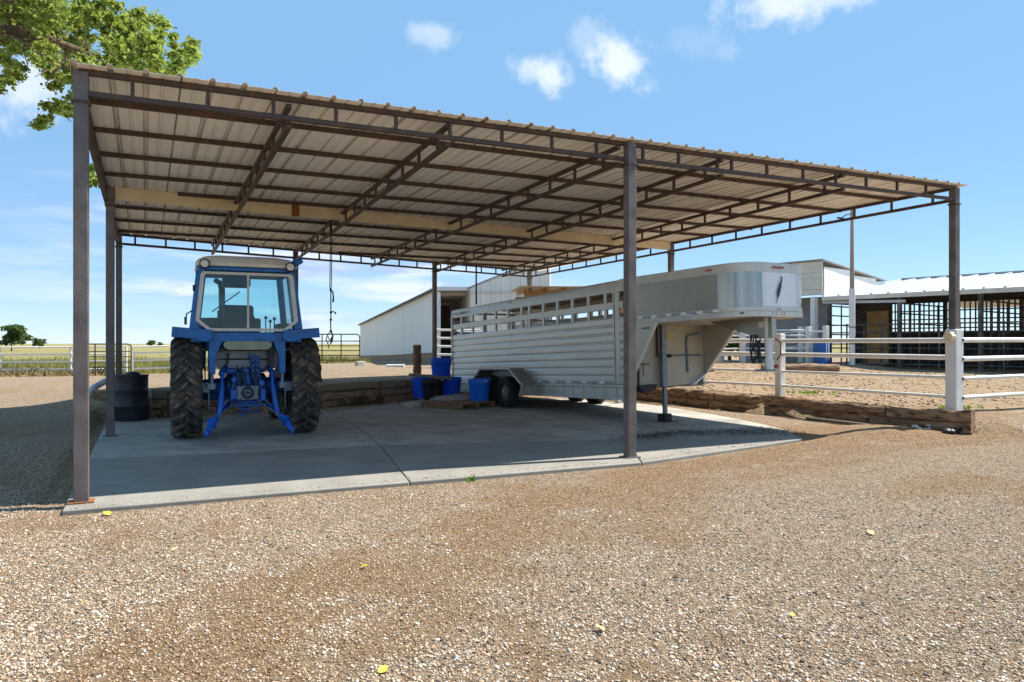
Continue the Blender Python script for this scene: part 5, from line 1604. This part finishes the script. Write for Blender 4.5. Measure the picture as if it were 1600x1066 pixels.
def buildings():
    # long white shed
    A = (11.944, 22.627); B = (18.55, 60.85)
    t = empty('long_shed', (A[0], A[1], gz(*A))); tag(t, 'long white metal shed with timber base and open front end', 'shed')
    rel = lambda p: (p[0] - A[0], p[1] - A[1])
    o = Vector((A[0], A[1], gz(*A)))
    zo = o.z
    wall_panels(t, rel(B), rel(A), .0 - zo + .35, 3.22 - zo, 1.10 - zo, 3.86 - zo, 11, M['whitemetal'])
    wall_panels(t, rel(B), rel(A), -.15 - zo, .35 - zo, .45 - zo, 1.08 - zo, 6, M['woodskirt'], 'skirt_board', .09)
    dv = Vector((B[0] - A[0], B[1] - A[1], 0)).normalized(); nv = Vector((dv.y, -dv.x, 0))  # to the right
    wdt = 9.0
    C_ = nv * wdt
    Bv = Vector((rel(B)[0], rel(B)[1], 0))
    za, zb = 3.90 - zo, 3.26 - zo
    MB().add([(0 - .1, -.15, za), (C_.x, C_.y - .15, za + .2), (Bv.x + C_.x, Bv.y + C_.y, zb + .2), (Bv.x - .1, Bv.y, zb), (0 - .1, -.15, za - .08), (C_.x, C_.y - .15, za + .12), (Bv.x + C_.x, Bv.y + C_.y, zb + .12), (Bv.x - .1, Bv.y, zb - .08)],
             [(0, 1, 2, 3), (7, 6, 5, 4), (0, 4, 5, 1), (2, 6, 7, 3), (0, 3, 7, 4), (1, 5, 6, 2)]).build('roof', M['roofwhite'], t)
    MB().bar((-.16, -.05, za - .02), (Bv.x - .16, Bv.y, zb - .02), .10, .10).build('eave_trim', M['darkpipe'], t)
    MB().bar((-.1, -.2, za - .02), (C_.x, C_.y - .2, za + .18), .08, .16).build('fascia', M['whitepipe'], t)
    MB().box((.0, -.1, 1.55 - zo * .0), (.16, .16, 3.2)).build('corner_post', M['whitepipe'], t)
    for k in range(7):
        p = dv * (1.0 + k * 1.6)
        MB().bar((p.x, p.y, za - .18), (p.x + C_.x, p.y + C_.y, za + .02), .08, .14).build('rafter', M['boardtan'], t)
    b = MB(); p = dv * 10.5
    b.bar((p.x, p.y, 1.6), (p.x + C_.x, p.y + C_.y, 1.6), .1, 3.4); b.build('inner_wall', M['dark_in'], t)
    # half-gabled white building next to it
    pl = Vector((13.2, 21.9, .5))
    t = empty('gable_barn', tuple(pl)); tag(t, 'white metal barn with sloping gable roofline behind the trailer', 'barn')
    n2 = Vector((.965, -.262, 0)); n2.normalize(); k2 = Vector((-n2.y, n2.x, 0))
    Lw = 3.55
    wall_panels(t, (0, 0), (n2.x * Lw, n2.y * Lw), 0, 3.42, 0, 4.95, 8, M['whitemetal'], gap=.01)
    b = MB(); b.bar((-.1 * n2.x, .1, 3.40), (n2.x * (Lw + .1), n2.y * (Lw + .1), 4.98), .16, .08); b.build('roof_trim', M['greywall'], t)
    MB().bar((0, -.04, 3.22), (n2.x * Lw, n2.y * Lw - .04, 3.30), .04, .05).build('band', M['boardtan'], t)
    e = k2 * 8
    for base, z0 in ((Vector((0, 0, 0)), 3.42), (n2 * Lw, 4.95)):
        MB().add([(base.x, base.y, 0), (base.x + e.x, base.y + e.y, 0), (base.x + e.x, base.y + e.y, z0), (base.x, base.y, z0), (base.x + .08 * n2.x, base.y + .08, 0), (base.x + e.x + .08, base.y + e.y, 0), (base.x + e.x + .08, base.y + e.y, z0), (base.x + .08, base.y + .08, z0)],
                 [(0, 1, 2, 3), (7, 6, 5, 4), (0, 4, 5, 1), (2, 6, 7, 3), (0, 3, 7, 4), (1, 5, 6, 2)]).build('side_wall', M['whitemetal'], t)
    q = n2 * Lw
    MB().add([(0, 0, 3.44), (q.x, q.y, 4.97), (q.x + e.x, q.y + e.y, 4.97), (e.x, e.y, 3.44), (0, 0, 3.48), (q.x, q.y, 5.01), (q.x + e.x, q.y + e.y, 5.01), (e.x, e.y, 3.48)],
             [(0, 1, 2, 3), (7, 6, 5, 4), (0, 4, 5, 1), (2, 6, 7, 3), (0, 3, 7, 4), (1, 5, 6, 2)]).build('roof', M['roofwhite'], t)
    # hay shelter
    t = empty('hay_shelter', (12.2, 14.2, .5), R(-22)); tag(t, 'open wooden hay shelter with bare rafters seen over the trailer', 'shelter')
    for x in (0, 3.0, 6.0):
        for y in (0, 3.6): MB().box((x, y, 1.35), (.14, .14, 2.7)).build('post', M['rafter'], t)
    for y in (0, 3.6): MB().box((3, y, 2.68), (6.6, .09, .22)).build('beam', M['rafter'], t)
    for k in range(11):
        MB().bar((-.2 + k * .64, -.5, 2.78), (-.2 + k * .64, 4.1, 2.95), .05, .16).build('rafter', M['rafter'], t)
    for k in range(10):
        MB().bar((-.5, -.5 + k * .48, 2.87 + k * .018), (6.5, -.5 + k * .48, 2.87 + k * .018), .42, .025).build('roof_board', M['boardtan'], t)
    bale = MB().box((0, 0, 0), (1.0, .9, .62)).mesh('hay_bale', M['hay'])
    places = [(.6, .9, 0), (1.75, .9, 0), (2.9, .9, 0), (4.05, .9, 0), (5.2, .9, 0), (1.15, .95, 1), (2.3, .95, 1), (3.5, .95, 1), (4.7, .95, 1), (2.9, 1.0, 2), (4.1, 1.0, 2), (1.6, 1.0, 2)]
    nm = ['bottom', 'second', 'top']
    ords = ['leftmost', 'second from left', 'middle', 'second from right', 'rightmost']
    cnt = {0: 0, 1: 0, 2: 0}
    cc, ss = math.cos(R(-22)), math.sin(R(-22))
    top3 = {2.9: 'middle', 4.1: 'rightmost', 1.6: 'leftmost'}
    for x, y, lv in places:
        o = link('hay_bale', bale)
        o.location = (12.2 + x * cc - y * ss, 14.2 + x * ss + y * cc, .5 + .31 + lv * .625); o.rotation_euler = (0, 0, R(-22) + random.uniform(-.06, .06))
        i = cnt[lv]; cnt[lv] += 1
        w = top3[x] if lv == 2 else (ords[i] if lv == 0 else ['leftmost', 'second from left', 'second from right', 'rightmost'][i])
        tag(o, 'tan hay bale in the shelter, %s of the %s layer' % (w, nm[lv]), 'hay bale', 'hay bales stacked in the shelter')
    # stall barn on the right: low white roof, pipe stalls below
    E0 = Vector((24.05, 12.60, 0)); dE = Vector((.2354, -.9719, 0)).normalized(); pE = Vector((.9719, .2354, 0)).normalized()
    t = empty('stall_barn', (E0.x, E0.y, .5)); tag(t, 'long low stall barn with white ribbed roof and open pipe stalls at right', 'barn')
    LB = 13.5; zE = 2.82; zR = 3.85; dp = 7.2
    a = Vector((0, 0, zE)); b_ = a + dE * LB; r0 = pE * dp + Vector((0, 0, zR)); r1 = r0 + dE * LB
    ribbed_roof(t, a, b_, r1, r0, 22, M['roofwhite'])
    ribbed_roof(t, r0 + pE * dp + Vector((0, 0, zE - zR)) , r0 + pE * dp + Vector((0, 0, zE - zR)) + dE * LB, r1, r0, 10, M['roofwhite'])
    MB().bar(a + Vector((0, 0, -.09)) - pE * .05, b_ + Vector((0, 0, -.09)) - pE * .05, .06, .15).build('eave_trim', M['boardtan'], t)
    MB().bar(r0 + Vector((0, 0, .05)), r1 + Vector((0, 0, .05)), .3, .06).build('ridge_cap', M['greywall'], t)
    for k in range(6):
        for off in (.15, dp * .6):
            p = dE * (.2 + k * LB / 5.2) + pE * off
            MB().box((p.x, p.y, zE / 2), (.12, .12, zE)).build('post', M['stallpipe'], t)
    p0 = pE * (dp * .6); p1 = p0 + dE * LB
    MB().bar(p0 + Vector((0, 0, .75)), p1 + Vector((0, 0, .75)), .06, 1.5).build('kick_wall', M['dark_in'], t)  # dark half wall colour stands in for the shade inside the barn
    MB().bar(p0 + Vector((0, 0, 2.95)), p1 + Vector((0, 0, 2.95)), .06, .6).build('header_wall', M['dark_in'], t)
    bw = pE * (dp * 1.95); 
    # stall panels: things between the posts
    cnt = 0
    locs = ['nearest the utility pole', 'left of the carport corner post', 'just right of the corner post', 'at the right edge of view']
    def stall_panel(p, L_, h, nr, nb, label, rot=None):
        s = empty('pipe_barrier', tuple(Vector((E0.x, E0.y, .5)) + p)); tag(s, label, 'pipe barrier', 'pipe barriers of the low barn stalls')
        s.rotation_euler = (0, 0, math.atan2(dE.y, dE.x) if rot is None else rot)
        for k in range(nr):
            MB().tube([(0, 0, .25 + (h - .3) * k / (nr - 1)), (L_, 0, .25 + (h - .3) * k / (nr - 1))], .028, 6).build('rail', M['stallpipe'], s)
        for k in range(nb):
            x = L_ * k / (nb - 1)
            MB().tube([(x, 0, 0), (x, 0, h)], .030, 6).build('upright', M['stallpipe'], s)
    w4 = LB / 5.2
    for k in range(4):
        stall_panel(dE * (.2 + k * w4) + pE * .2, w4, 1.75, 6, 5, 'front pipe stall panel ' + locs[k])
        stall_panel(dE * (.2 + k * w4) + pE * (dp * .6 - .12), w4, 2.7, 8, 15, 'tall barred stall partition at the back, ' + locs[k])
        stall_panel(dE * (.2 + k * w4) + pE * .25, dp * .58, 2.5, 7, 6, 'side partition between stalls, ' + locs[k], math.atan2(pE.y, pE.x))
    # tall siding barn
    t = empty('siding_barn', (E0.x, E0.y, .6)); tag(t, 'tall barn clad in pale horizontal boards behind the trailer nose', 'barn')
    LL = 4.6
    for k in range(6):
        z = 2.80 + k * .218
        q = -dE * LL
        MB().bar((0, 0, z + .105), (q.x, q.y, z + .105), .05, .213).build('siding_board', M['boardtan'], t, bevel=.004)  # white siding; tan colour here paints in this face's shade
    for k in range(8):
        z = 2.45 + k * .205
        Lk = min(5.2, (4.12 - (z + .20)) / .10)
        if Lk < .4: continue
        q = pE * Lk
        MB().bar((.06, .02, z + .10), (q.x + .06, q.y + .02, z + .10), .05, .201).build('siding_board', M['whitemetal'], t, bevel=.004)  # lit face of the same siding, kept white
    q = pE * 5.4; q2 = -dE * LL
    MB().bar((pE.x * .08, pE.y * .08, 3.42), (q2.x + pE.x * .08, q2.y + pE.y * .08, 3.42), .04, 1.25).build('sheathing', M['dark_in'], t)
    MB().add([(-.12, -.12, 4.13), (q.x, q.y - .1, 3.60), (q.x + q2.x, q.y + q2.y, 3.60), (q2.x - .1, q2.y, 4.13), (-.12, -.12, 4.17), (q.x, q.y - .1, 3.64), (q.x + q2.x, q.y + q2.y, 3.64), (q2.x - .1, q2.y, 4.17)],
             [(0, 1, 2, 3), (7, 6, 5, 4), (0, 4, 5, 1), (2, 6, 7, 3), (0, 3, 7, 4), (1, 5, 6, 2)]).build('roof', M['greywall'], t)
    w0 = pE * 1.4
    MB().bar((w0.x + q2.x * .1, w0.y + q2.y * .1, 1.4), (w0.x + q2.x, w0.y + q2.y, 1.4), .06, 2.8).build('back_wall', M['greywall'], t)
    w0 = pE * 2.6
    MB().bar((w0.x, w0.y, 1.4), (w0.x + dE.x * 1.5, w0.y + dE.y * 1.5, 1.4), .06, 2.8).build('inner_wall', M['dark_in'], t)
    w0 = pE * 2.5 + dE * .55
    MB().bar((w0.x, w0.y, 1.15), (w0.x + dE.x * .85, w0.y + dE.y * .85, 1.15), .05, 2.1).build('door', M['rafter'], t)
    MB().box((-dE.x * .35, -dE.y * .35, 1.35), (.2, .2, 2.75)).build('post', M['whitepipe'], t)
    MB().box((q2.x, q2.y, 1.35), (.2, .2, 2.75)).build('post', M['whitepipe'], t)
    MB().bar((.1, 0, 2.5), (dE.x * 3.0 + .1, dE.y * 3.0, 2.42), .06, .10).build('cross_beam', M['greypipe'], t)
    # low grey wall behind the junk, under the neck
    t = empty('grey_lean_to', (20.6, 17.2, .6), math.atan2(-dE.y, -dE.x)); tag(t, 'grey sheeted lean-to wall seen below the trailer nose', 'shed')
    for k in range(6): MB().box((.2 + k * .82, 0, 1.0), (.80, .06, 2.0)).build('wall_panel', M['greywall'], t, bevel=.006)
    MB().box((2.3, .6, 2.04), (5.2, 1.4, .05)).build('roof', M['roofwhite'], t)
    # utility pole
    p = (23.35, 10.7); z0 = gz(*p)
    t = empty('utility_pole', (p[0], p[1], z0)); tag(t, 'tall pale utility pole with small lamp arm in front of the low barn', 'utility pole')
    MB().tube([(0, 0, -.1), (0, 0, 2.7), (0, 0, 5.6)], [.095, .08, .055], 12).build('pole', M['polewood'], t)
    MB().tube([(0, 0, 0), (0, 0, 2.75)], .105, 12).build('sleeve', M['whitepipe'], t)
    b = MB(); b.tube([(0, 0, 5.45), (-.18, .08, 5.42), (-.36, .16, 5.30)], .02, 6); b.box((-.38, .17, 5.28), (.24, .09, .05), rz=-.4, ry=.2); b.build('lamp_arm', M['darksteel'], t)
    b = MB()
    for z in (.35, .75, 1.35): b.lathe([(.124, z), (.124, z + .03)], 12)
    b.build('strap', M['darksteel'], t)
    # drum, feeder, log, junk
    o = MB().lathe([(.001, 0), (.28, 0), (.29, .03), (.285, .3), (.295, .31), (.285, .32), (.285, .85), (.27, .88), (.001, .88)], 24).build('blue_drum', M['tank_blue']); o.location = (22.6, 11.4, gz(22.6, 11.4)); tag(o, 'blue plastic drum beside the utility pole', 'drum')
    t = empty('round_feeder', (22.5, 14.2, gz(22.5, 14.2))); tag(t, 'black arched feeder frame in front of the tall siding barn', 'feeder')
    b = MB(); b.tube([(-.42, 0, 0), (-.42, 0, 1.05), (-.36, 0, 1.17), (-.25, 0, 1.22), (.25, 0, 1.22), (.36, 0, 1.17), (.42, 0, 1.05), (.42, 0, 0)], .035, 8); b.build('frame', M['feeder'], t)
    MB().box((0, .03, .58), (.80, .04, .9)).build('panel', M['feeder'], t)
    a = (20.2, 9.7); c = (21.6, 9.0)
    o = log(None, (19.0, 10.7, gz(19, 10.7) + .10), (21.25, 9.55, gz(21.25, 9.55) + .12), .13, .14, M['log'], 'fallen_log'); tag(o, 'brown round log lying on the paddock soil with its cut end showing', 'log')
    d_ = Vector((21.25 - 19, 9.55 - 10.7, 0)).normalized()
    e_ = Vector((21.25, 9.55, gz(21.25, 9.55) + .12))
    MB().tube([(2.52, 0, .0), (2.545, 0, .0)], .13, 14).build('cut_end', M['log_end'], o)
    o = log(None, (14.8, 11.2, gz(14.8, 11.2) + .08), (17.2, 11.0, gz(17.2, 11) + .08), .09, .08, M['log'], 'fallen_log'); tag(o, 'thin split log lying across the paddock behind the trailer neck', 'log')
    jm = [('rag', 'pale tarpaulin heap'), ('rafter', 'orange brown lumber heap'), ('rag', 'white sheet heap'), ('timber', 'dark scrap heap')]
    for i, (mt, lb) in enumerate(jm):
        b = MB()
        for k in range(9): b.ball((random.uniform(-.5, .5), random.uniform(-.3, .3), random.uniform(.05, .45)), random.uniform(.12, .28), 5, (1.3, 1, .7))
        o = b.build('junk_heap', M[mt]); o.location = (17.0 + i * .95, 17.4 - i * .3, gz(17 + i, 17.2)); tag(o, lb + ' behind the white rail fence', 'heap')


buildings()

# ------------------------------------------------------------------ vegetation
def leaf_cloud(name, centers, parent, m, size, flat=.35, loose=False):
    """centers: (x,y,z,rx,ry,rz,count)"""
    P_ = []
    for x, y, z, rx, ry, rz_, n in centers:
        d = rng.normal(size=(n, 3)); d /= np.linalg.norm(d, axis=1)[:, None]
        r = rng.random(n) ** .5 if not loose else np.abs(rng.normal(size=n)) * .62
        P_.append(np.array([x, y, z]) + d * r[:, None] * np.array([rx, ry, rz_]))
    P_ = np.concatenate(P_)
    n = len(P_)
    nrm = rng.normal(size=(n, 3)); nrm[:, 2] = np.abs(nrm[:, 2]) + flat; nrm /= np.linalg.norm(nrm, axis=1)[:, None]
    a = np.cross(nrm, rng.normal(size=(n, 3))); a /= np.linalg.norm(a, axis=1)[:, None]
    b = np.cross(nrm, a)
    s = size * (.65 + .7 * rng.random(n))[:, None]
    fold = nrm * s * .12
    v = np.stack([P_ - a * s * .55, P_ + b * s * .42 + fold, P_ + a * s * .6, P_ - b * s * .42 + fold], 1).reshape(-1, 3)
    idx = np.arange(n) * 4
    f = np.stack([idx, idx + 1, idx + 2, idx, idx + 2, idx + 3], 1).reshape(-1, 3)
    me = bpy.data.meshes.new(name)
    me.vertices.add(len(v)); me.vertices.foreach_set('co', v.astype(np.float32).ravel())
    me.loops.add(f.size); me.loops.foreach_set('vertex_index', f.astype(np.int32).ravel())
    me.polygons.add(len(f)); me.polygons.foreach_set('loop_start', np.arange(0, f.size, 3)); me.polygons.foreach_set('loop_total', np.full(len(f), 3))
    me.update(); me.materials.append(m)
    o = link(name, me, parent)
    return o


FWD = np.array([math.sin(YAW), math.cos(YAW)]); RT = np.array([math.cos(YAW), -math.sin(YAW)])


def cottonwood():
    base = Vector((-7.6, 10.2, 0))
    t = empty('cottonwood_tree', tuple(base)); tag(t, 'tall green cottonwood with leafy branch reaching over the carport corner', 'tree')
    # limbs
    b = MB()
    b.tube([(0, 0, -.2), (.1, 0, 2.0), (.3, -.2, 4.2), (.7, -.4, 6.0), (.9, -.6, 8.5), (.8, -.7, 11)], [.50, .42, .36, .30, .20, .06], 12)
    b.build('trunk', M['bark'], t)
    limbs = [[(.6, -.3, 5.2), (1.9, -2.0, 6.9), (3.3, -3.4, 7.3), (4.6, -4.3, 6.7), (5.6, -4.7, 6.6), (6.4, -4.9, 6.6)],
             [(.7, -.4, 5.8), (2.4, -1.7, 7.9), (4.3, -2.9, 8.3), (6.6, -3.7, 7.7)],
             [(.5, -.3, 4.8), (-1.5, .8, 7), (-3, 1.5, 8)], [(.7, -.5, 6.2), (.0, -2.2, 8.2), (-.6, -3.4, 9.2)], [(.8, -.5, 7), (2.2, 1, 9.3), (3.5, 2, 10)]]
    near = []
    for px, py, w in ((-260, -120, 13.2), (-90, -10, 12.3), (0, 48, 11.6), (40, 68, 11.4), (72, 92, 11.3), (88, 110, 11.3)):
        r_ = (px - 800) / 1160 * w
        near.append((CAM[0] + r_ * RT[0] + w * FWD[0] - base.x, CAM[1] + r_ * RT[1] + w * FWD[1] - base.y, 1.5 + (537 - py) * w / 1160))
    limbs.append([(.6, -.4, 5.6)] + near)
    near2 = [near[2]]
    for px, py, w in ((48, 52, 11.5), (88, 66, 11.5), (140, 84, 11.8)):
        r_ = (px - 800) / 1160 * w
        near2.append((CAM[0] + r_ * RT[0] + w * FWD[0] - base.x, CAM[1] + r_ * RT[1] + w * FWD[1] - base.y, 1.5 + (537 - py) * w / 1160))
    limbs.append(near2)
    for li, L_ in enumerate(limbs):
        k = len(L_)
        b = MB(); b.tube(L_, [((.19 if li < 5 else .085) * (1 - i / k) + .02) * random.uniform(.9, 1.1) for i in range(k)], 8)
        for i in range(1, k):
            p = Vector(L_[i])
            for _ in range(6):
                q = p + Vector((random.uniform(-.4, .5), random.uniform(-.4, .4), random.uniform(-.45, .4)))
                b.tube([p, (p + q) / 2 + Vector((random.uniform(-.06, .06), 0, .06)), q], [.014, .009, .004], 5)
        b.build('limb', M['bark'], t)
    cs = []
    # leaf masses; pixel-free world offsets worked out beforehand
    for x, y, z, r, n in LEAFMASS:
        cs.append((x - base.x, y - base.y, z, r * 1.1, r * 1.1, r * .85, n))
    for _ in range(34):   # rest of the crown, out of view
        a = random.random() * 2 * PI; h = random.uniform(6.6, 11.5); rr = random.uniform(.4, 3.0)
        cs.append((.4 + rr * math.cos(a) - .9, -.3 + rr * math.sin(a), h, .9, .9, .7, 260))
    o = leaf_cloud('foliage', cs, t, M['leaf'], .066, loose=True)
    o['kind'] = 'stuff'


LEAFMASS = []


def mass(px, py, w, rpx, n):
    r_ = (px - 800) / 1160 * w
    x = CAM[0] + r_ * RT[0] + w * FWD[0]; y = CAM[1] + r_ * RT[1] + w * FWD[1]
    LEAFMASS.append((x, y, 1.5 + (537 - py) * w / 1160, rpx * w / 1160, n))


def leafmasses():
    r = random.Random(5)
    spec = [(30, 20, 60, 9), (95, 15, 60, 9), (150, 35, 55, 9), (205, 40, 48, 8), (245, 70, 40, 7), (285, 85, 30, 6), (302, 78, 20, 4), (120, 75, 55, 9), (180, 90, 50, 8), (240, 105, 40, 6), (60, 60, 40, 4), (15, 60, 30, 3),
            (140, 120, 45, 7), (95, 130, 30, 4), (70, 105, 22, 3), (20, 112, 20, 2.5), (5, 130, 16, 2), (85, 165, 20, 3), (70, 185, 16, 2), (100, 178, 14, 2), (60, 192, 9, 1), (120, 160, 20, 3), (210, 120, 40, 6), (270, 112, 26, 4),
            (140, 190, 16, 1.5), (145, 282, 11, 1.2), (140, 265, 8, .6), (-20, 30, 60, 8), (-30, 90, 40, 4), (170, 5, 40, 4), (60, -30, 70, 9), (30, 30, 50, 6), (10, 70, 30, 4), (45, 75, 30, 3), (60, 40, 40, 5), (150, -30, 40, 4), (195, 62, 40, 5), (225, 30, 22, 2.5), (252, 42, 16, 1.5)]
    for px, py, rad, wt in spec:
        w0 = 12.6 + r.uniform(-.9, .9)
        k = max(4, int(rad / 3.2))
        for _ in range(k):
            a = r.random() * 2 * PI; q = rad * r.random() ** .6 * .8
            mass(px + q * math.cos(a), py + q * math.sin(a) * .8, w0 + r.uniform(-.8, .8), max(rad * .26, 8) * r.uniform(.6, 1.3), int(wt * 330 / k) + 3)


leafmasses()
_r = random.Random(9)
for _ in range(46):
    mass(_r.uniform(-20, 120), _r.uniform(-20, 100), _r.uniform(10.6, 11.3), _r.uniform(10, 18), 60)
cottonwood()


def far_tree(label, x, y, h, wdt, n, size, group):
    t = empty('distant_tree', (x, y, 0)); tag(t, label, 'tree', group)
    b = MB(); b.tube([(0, 0, -.3), (0, 0, h * .3), (.05 * wdt, 0, h * .7)], [h * .03, h * .024, h * .008], 7)
    for k in range(5):
        a = k * 1.3; b.tube([(0, 0, h * .25), (wdt * .25 * math.cos(a), wdt * .25 * math.sin(a), h * .6)], [h * .014, h * .005], 5)
    b.build('trunk', M['bark'], t)
    cs = []
    r = random.Random(int(x * 10))
    for k in range(26):
        a = r.random() * 2 * PI; q = r.random() ** .5 * wdt * .42; zz = r.uniform(.28, .92) * h
        fall = 1 - max(0, (zz / h - .6)) * 1.3
        cs.append((q * math.cos(a) * fall, q * math.sin(a) * fall, zz, wdt * .16, wdt * .16, h * .12, n // 26))
    leaf_cloud('crown', cs, t, M['leaf_far'], size)


def scenery():
    def at(px, w):
        r_ = (px - 800) / 1160 * w
        return CAM[0] + r_ * RT[0] + w * FWD[0], CAM[1] + r_ * RT[1] + w * FWD[1]
    G = 'trees far across the pasture'
    far_tree('broad green tree far across the pasture at the left edge', *at(18, 150), 5.2, 7.4, 2600, .45, G)
    far_tree('small dark round tree right of the broad one on the horizon', *at(62, 210), 3.0, 4.4, 900, .42, G)
    far_tree('tiny tree on the horizon left of the tractor wheel', *at(236, 260), 2.7, 3.4, 500, .42, G)
    far_tree('tiny low bush on the horizon just left of the tractor', *at(250, 300), 2.0, 2.6, 400, .42, G)
    far_tree('pale leafy tree beside the grey lean-to behind the trailer neck', *at(1140, 36), 3.6, 3.4, 1500, .22, G)
    # grass tufts along the fence and in the pasture
    def tufts(name, label, pts, hgt, m, per=5, spread=.12):
        n = len(pts) * per
        base = np.repeat(np.array(pts), per, 0) + np.concatenate([rng.normal(size=(n, 2)) * spread, np.zeros((n, 1))], 1)
        a = rng.random(n) * 2 * PI
        h = hgt * (.4 + .8 * rng.random(n))
        w = .018 + .02 * rng.random(n)
        lean = rng.normal(size=(n, 2)) * h[:, None] * .35
        d = np.stack([np.cos(a), np.sin(a), np.zeros(n)], 1) * w[:, None]
        tip = base + np.concatenate([lean, h[:, None]], 1)
        v = np.stack([base - d, base + d, tip], 1).reshape(-1, 3)
        me = bpy.data.meshes.new(name)
        f = np.arange(3 * n).reshape(-1, 3)
        me.vertices.add(len(v)); me.vertices.foreach_set('co', v.astype(np.float32).ravel())
        me.loops.add(f.size); me.loops.foreach_set('vertex_index', f.astype(np.int32).ravel())
        me.polygons.add(n); me.polygons.foreach_set('loop_start', np.arange(0, f.size, 3)); me.polygons.foreach_set('loop_total', np.full(n, 3))
        me.update(); me.materials.append(m)
        o = link(name, me); tag(o, label, 'grass', kind='stuff'); return o
    gm = leaf_mat('pasture_grass', (.16, .17, .035), (.34, .28, .10), (.25, .25, .06))
    dm = leaf_mat('dry_weeds', (.34, .24, .10), (.50, .38, .17), (.3, .22, .08))
    pts = []
    for _ in range(9000):
        u = rng.random(); x = -26 + 36 * u
        y = 30.6 - .42 * x + abs(rng.normal()) * 14 + .4
        pts.append((x, y, gz_fast(x, y)))
    tufts('pasture_grass', 'yellow green pasture grass beyond the left fence', pts, .38, gm, 5, .25)
    pts = []
    for _ in range(900):
        x = -14 + 14 * rng.random(); y = 29.4 - .42 * x + rng.normal() * .5
        pts.append((x, y, gz_fast(x, y)))
    tufts('dry_weeds', 'dry yellow weeds along the foot of the pasture fence', pts, .22, dm, 4, .2)
    pts = []
    for cx, cy in ((.9, 8.25), (1.2, 8.3), (5.3, 9.62), (5.0, 9.5), (4.7, 9.35), (3.6, 8.95), (5.6, 9.8)):
        for _ in range(5): pts.append((cx + rng.normal() * .1, cy + rng.normal() * .04, .04))
    tufts('dead_weeds', 'dead brown weeds growing against the timber wall', pts, .26, leaf_mat('dead_weed', (.16, .11, .055), (.30, .21, .10), (.12, .09, .04)), 4, .04)
    pts = [(3.72, -.42, 0)] * 2
    tufts('green_weed', 'small green weed at the front edge of the slab', pts, .07, leaf_mat('weed_leaf', (.08, .16, .03), (.14, .24, .05)), 5, .025)
    pts = [(13.45 + rng.normal() * .2, .55 + rng.normal() * .12, gz_fast(13.45, .5)) for _ in range(40)] + [(14.3 + rng.normal() * .3, 4.6 + rng.normal() * .2, gz_fast(14, 4.6)) for _ in range(30)]
    tufts('paddock_weeds', 'short green weeds beside the white corner post', pts, .06, leaf_mat('weed_leaf2', (.09, .14, .03), (.17, .22, .06)), 4, .05)
    # brush branches along the fence foot
    b = MB()
    for _ in range(26):
        x = random.uniform(-6.2, -1.2); y = 29.0 - .42 * x + random.uniform(-.3, .3); p = Vector((x, y, .02))
        for k in range(2):
            q = p + Vector((random.uniform(-.7, .7), random.uniform(-.3, .3), random.uniform(.15, .7)))
            b.tube([p, (p + q) / 2 + Vector((0, 0, .1)), q], [.03, .022, .008], 5)
    o = b.build('brush_heap', M['bark']); tag(o, 'tangle of dead branches lying along the pasture fence', 'branches', kind='stuff')


def gz_fast(x, y): return gz(x, y)


scenery()
